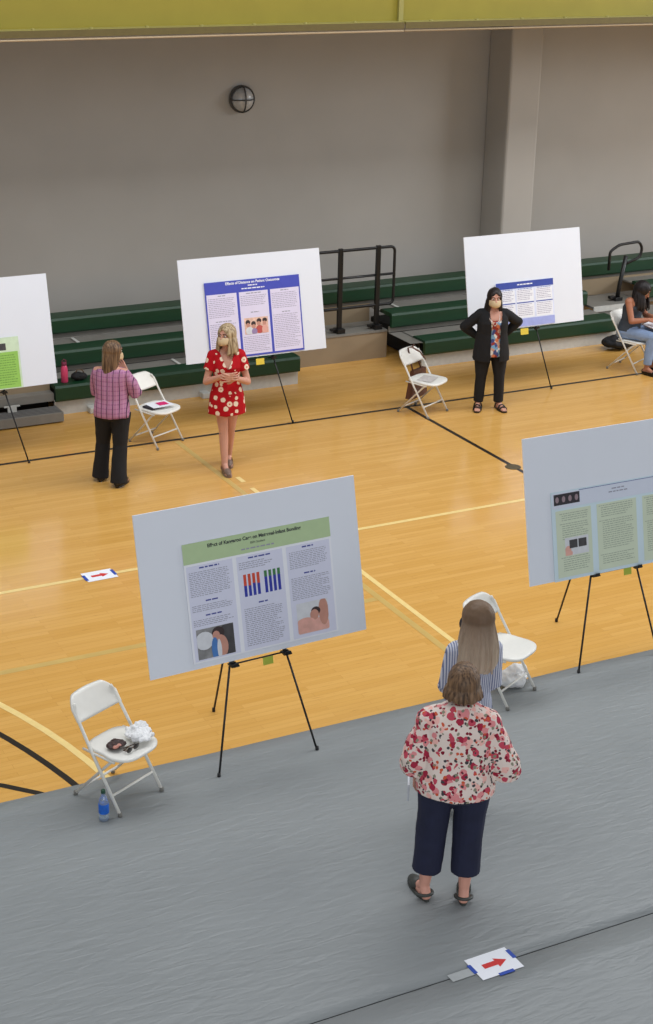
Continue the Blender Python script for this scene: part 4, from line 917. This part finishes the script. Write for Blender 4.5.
hair(t, HM, 1.0, ombre_mat('ash_blonde_hair', (118, 94, 72), (216, 196, 172), 1.12, 1.50), .33, 46, 54, 5, 2.6, .05, .3, lift=1.12)
for k in 'LR': shoe(t, J, k, M('dark_trainer', (40, 42, 50), .6), 'flat')
lean(t, -.05); t.scale = (.95, .95, .95)

# --- purple woman -------------------------------------------------
t = person('woman with long brown hair in purple off-shoulder top and black trousers', 5.32, 14.68, 52)
J = joints(1.475, .98, {'L': (.15, -.02, R(10)), 'R': (-.08, .11, R(-10))}, {'L': [(.18, -.08, .94), (.06, -.26, 1.02)], 'R': [(-.235, -.05, .96), (-.08, -.24, 1.10)]})
HM = headmat((-.01, -.01, 1.275), R(-34), R(6)); body(t, J, SK1, HM, .97, {'L': ((-.6, -.3, .5), (0, 1, 0), .5, 1), 'R': ((.5, -.3, .6), (0, 1, 0), .5, -1)}); eyes(t, HM, .97); mask(t, HM, .97, MASKM)
pants(t, J, M('black_trousers', (17, 17, 20), .85, .1, 12), .04, .010, .072, .085, .006, .62)
bm = bmesh.new(); T_ = torso(1.49, 1.08, .03); loft(bm, [(.72, 0, .012, .180, .145), (.75, 0, .012, .184, .15), (.80, 0, .01, .180, .148), (.90, 0, .005, .168, .132), (1.02, 0, 0, .170, .135), (1.12, 0, 0, .176, .125), (1.18, 0, .005, .175, .10), (1.205, 0, .008, .14, .078)])
for k in 'LR':
    s = 1 if k == 'L' else -1
    cap(bm, J['sh'+k]+Vector((-s*.02, 0, -.02)), J['sh'+k]+Vector((0, 0, -.02)), .062, .064); cone(bm, [J['sh'+k]+Vector((-s*.01, 0, -.02)), J['sh'+k]+Vector((s*.01, -.01, -.05)), J['sh'+k].lerp(J['elb'+k], .6), J['elb'+k]+Vector((0, 0, -.01)), J['elb'+k].lerp(J['wri'+k], .2)], [.062, .068, .072, .066, .052])
organic(bm, 'blouse', plaid_mat(), t, .007, 3, .012, 9, (1, 1, .6), seed=6)
hair(t, HM, .97, hair_mat('brown_hair_with_highlights', (62, 44, 32), (136, 106, 76)), .50, 50, 46, 9, .7, .05, .7, lift=.98, gather=.75)
for k in 'LR': shoe(t, J, k, M('black_shoe_leather', (14, 14, 15), .3), 'flat')

# --- red dress woman -------------------------------------------------
t = person('blonde masked woman in short red daisy dress, hands together', 6.54, 14.61, 252)
J = joints(1.54, .92, {'L': (.035, .14, R(-4)), 'R': (-.035, -.13, R(8))}, {'L': [(.215, -.03, .94), (.07, -.20, 1.03)], 'R': [(-.215, -.03, .95), (-.05, -.20, 1.06)]})
J['kneeL'] = Vector((.045, .03, .43)); J['kneeR'] = Vector((-.04, -.06, .44)); J['hipL'].x = .07; J['hipR'].x = -.07
HM = headmat((0, -.01, 1.335), R(-38), R(2)); body(t, J, SK1, HM, .97, {'L': ((-.8, -.4, .1), (0, 1, 0), .7, 1), 'R': ((.8, -.4, .0), (0, 1, 0), .7, -1)}); eyes(t, HM, .97); mask(t, HM, .97, MASKM)
bm = bmesh.new(); loft(bm, [(.615, 0, .0, .197, .167), (.70, 0, 0, .190, .16), (.80, 0, .005, .178, .145), (.88, 0, .005, .155, .12), (.95, 0, 0, .132, .10), (1.02, 0, -.005, .136, .108), (1.11, 0, -.012, .148, .122), (1.18, 0, -.002, .155, .105), (1.235, 0, .005, .150, .082), (1.27, 0, .01, .10, .068), (1.285, 0, .01, .07, .06)])
for k in 'LR':
    s = 1 if k == 'L' else -1
    cap(bm, J['sh'+k]-Vector((s*.05, 0, -.008)), J['sh'+k], .060, .063); cone(bm, [J['sh'+k], J['sh'+k].lerp(J['elb'+k], .55)], [.062, .066])
organic(bm, 'dress', daisy_mat(), t, .006, 3, .010, 8, (1.3, 1.3, .4), seed=8, cut=lambda v: v.y < -.0 and v.z > 1.10 + abs(v.x)*2.2)
hair(t, HM, .97, hair_mat('blonde_hair', (112, 90, 60), (206, 184, 148)), .19, 48, 46, 11, 1.0, .0, .5, lift=1.04)
for k in 'LR': shoe(t, J, k, M('taupe_flat_leather', (120, 98, 86), .4), 'flat')

# --- black cardigan woman -------------------------------------------------
t = person('masked woman with long black hair, black cardigan, hands on hips', 10.17, 15.22, 246)
J = joints(1.44, 1.08, {'L': (.12, .0, R(18)), 'R': (-.12, .0, R(-12))}, {'L': [(.305, .07, 1.03), (.15, .10, .86)], 'R': [(-.315, .06, .97), (-.15, .10, .84)]})
HM = headmat((0, -.01, 1.235), R(2), R(6)); body(t, J, SK1, HM, .97, {'L': ((-.8, .3, -.4), (0, -1, 0), .4, 1), 'R': ((.8, .3, -.4), (0, -1, 0), .4, -1)}); eyes(t, HM, .97); mask(t, HM, .97, MASKM)
pants(t, J, M('black_trousers', 0), .09, .008, .066, .058, .006, .62, seed=3)
CB_ = M('black_knit_cardigan', (19, 19, 22), .9, .15, 30)
bm = bmesh.new(); loft(bm, [(.66, 0, -.004, .172, .138), (.75, 0, -.004, .176, .142), (.85, 0, -.002, .158, .128), (.95, 0, -.002, .150, .118), (1.05, 0, -.010, .158, .130), (1.11, 0, 0, .155, .11), (1.15, 0, .005, .14, .08), (1.17, 0, .01, .1, .06)])
organic(bm, 'patterned_top', patch_mat(), t, .006, 3, .006, 9, cut=lambda v: v.y < 0 and v.z > 1.09 + 4*v.x*v.x, label='multicoloured patterned top')
bm = bmesh.new(); loft(bm, [(.60, 0, .01, .215, .165), (.68, 0, .01, .21, .165), (.80, 0, .008, .195, .155), (.92, 0, .006, .178, .140), (1.05, 0, -.002, .180, .145), (1.12, 0, .003, .172, .120), (1.165, 0, .008, .150, .09), (1.19, 0, .012, .10, .068)])
for k in 'LR':
    s = 1 if k == 'L' else -1
    cap(bm, J['sh'+k]-Vector((s*.05, 0, -.008)), J['sh'+k], .060, .063); cone(bm, [J['sh'+k], J['sh'+k].lerp(J['elb'+k], .5), J['elb'+k]], [.062, .060, .056]); cap(bm, J['elb'+k], J['elb'+k].lerp(J['wri'+k], .1), .056, .054); cone(bm, [J['elb'+k], J['elb'+k].lerp(J['wri'+k], .93)], [.056, .044])
organic(bm, 'cardigan', CB_, t, .006, 3, .008, 9, (1, 1, .5), seed=9, cut=lambda v: v.y < -.03 and abs(v.x-.02) < (.050 if v.z < 1.0 else .050+(v.z-1.0)*.12) and v.z < 1.3)
hair(t, HM, .97, hair_mat('near_black_hair', (16, 12, 12), (44, 34, 32)), .20, 56, 46, 13, .8, .04, .5, lift=1.0)
bm = bmesh.new(); tube(bm, [Vector((.065, -.04, 1.17)), Vector((.055, -.125, 1.10)), Vector((.0, -.148, 1.03)), Vector((-.055, -.125, 1.10)), Vector((-.065, -.04, 1.17))], .004, 6); finish(bm, 'necklace', M('pale_cord', (220, 200, 190), .6), t, True)
for k in 'LR': shoe(t, J, k, M('black_shoe_leather', 0), 'sandal')

# --- seated woman -------------------------------------------------
SX, SY = 12.75, 15.89
t = person('seated dark-haired woman in grey top and light jeans writing', SX, SY, math.degrees(CYAW)-90)
J = dict(H=1.5, b=1.0)
for k, s in (('L', 1), ('R', -1)):
    J['hip'+k] = Vector((s*.09, .05, .50)); J['knee'+k] = Vector((s*.10, -.31, .49)); J['ank'+k] = Vector((s*.11, -.28, .0825)); J['fyaw'+k] = R(4*s)
    J['sh'+k] = Vector((s*.15, .025, .90)); J['elb'+k] = Vector((s*.20, -.06, .67)); J['wri'+k] = Vector((s*.08, -.24, .70))
J['neckbase'] = Vector((0, .0, .93))
tr = [(.43, 0, .05, .15, .13), (.50, 0, .05, .175, .14), (.57, 0, .05, .158, .12), (.65, 0, .045, .13, .10), (.73, 0, .035, .132, .10), (.81, 0, .02, .142, .11), (.87, 0, .01, .148, .09), (.91, 0, .005, .13, .07), (.935, 0, .0, .08, .055), (.95, 0, -.005, .055, .05)]
HM = headmat((0, -.03, .945), R(6), R(28)); body(t, J, SK2, HM, .97, {'L': ((-.4, -.8, -.1), (-.6, 0, -1), .5, -1), 'R': ((.3, -.8, -.1), (.6, 0, -1), .5, 1)}, tors=tr); eyes(t, HM, .97)
bm = bmesh.new(); loft(bm, [(.425, 0, .06, .17, .14), (.50, 0, .055, .185, .152), (.57, 0, .05, .165, .13)])
for k in 'LR':
    hp, kn, an = J['hip'+k], J['knee'+k], J['ank'+k]; cap(bm, hp, kn, .092, .068); cone(bm, [kn, kn.lerp(an, .5), kn.lerp(an, .88)], [.066, .060, .052])
organic(bm, 'jeans', M('light_blue_jeans', (134, 156, 190), .85, .1, 12), t, .007, 3, .007, 10)
bm = bmesh.new(); loft(bm, [(.52, 0, .055, .185, .150), (.58, 0, .05, .165, .13), (.65, 0, .045, .145, .115), (.73, 0, .035, .146, .115), (.81, 0, .02, .155, .125), (.87, 0, .01, .135, .10), (.905, 0, .005, .10, .075)])
organic(bm, 'tank_top', M('charcoal_jersey', (58, 66, 76), .85, .1, 12), t, .006, 3, .007, 10)
hair(t, HM, .97, hair_mat('near_black_wavy_hair', (15, 12, 13), (40, 32, 32)), .23, 40, 46, 17, 1.6, -.02, .5, lift=1.08)
for k in 'LR': shoe(t, J, k, M('black_shoe_leather', 0), 'flat')
c, s = math.cos(CYAW), math.sin(CYAW)
def loc_s(p): return (SX+c*p[0]-s*p[1], SY+s*p[0]+c*p[1], p[2])
tp = thing('clipboard', 'clipboard of white paper on the lap of the seated woman', 'clipboard', loc_s((.02, -.30, .60)), CYAW); tp.rotation_euler.x = R(12)
bm = bmesh.new(); box(bm, -.12, .12, -.16, .16, -.006, 0); finish(bm, 'backing_board', M('brown_hardboard', (110, 80, 56), .6), tp, bevel=.002)
bm = bmesh.new(); box(bm, -.11, .11, -.155, .14, 0, .003); finish(bm, 'paper', PAPER, tp)
bm = bmesh.new(); box(bm, -.04, .04, .135, .165, 0, .012); finish(bm, 'clip', GREYS, tp, bevel=.002)
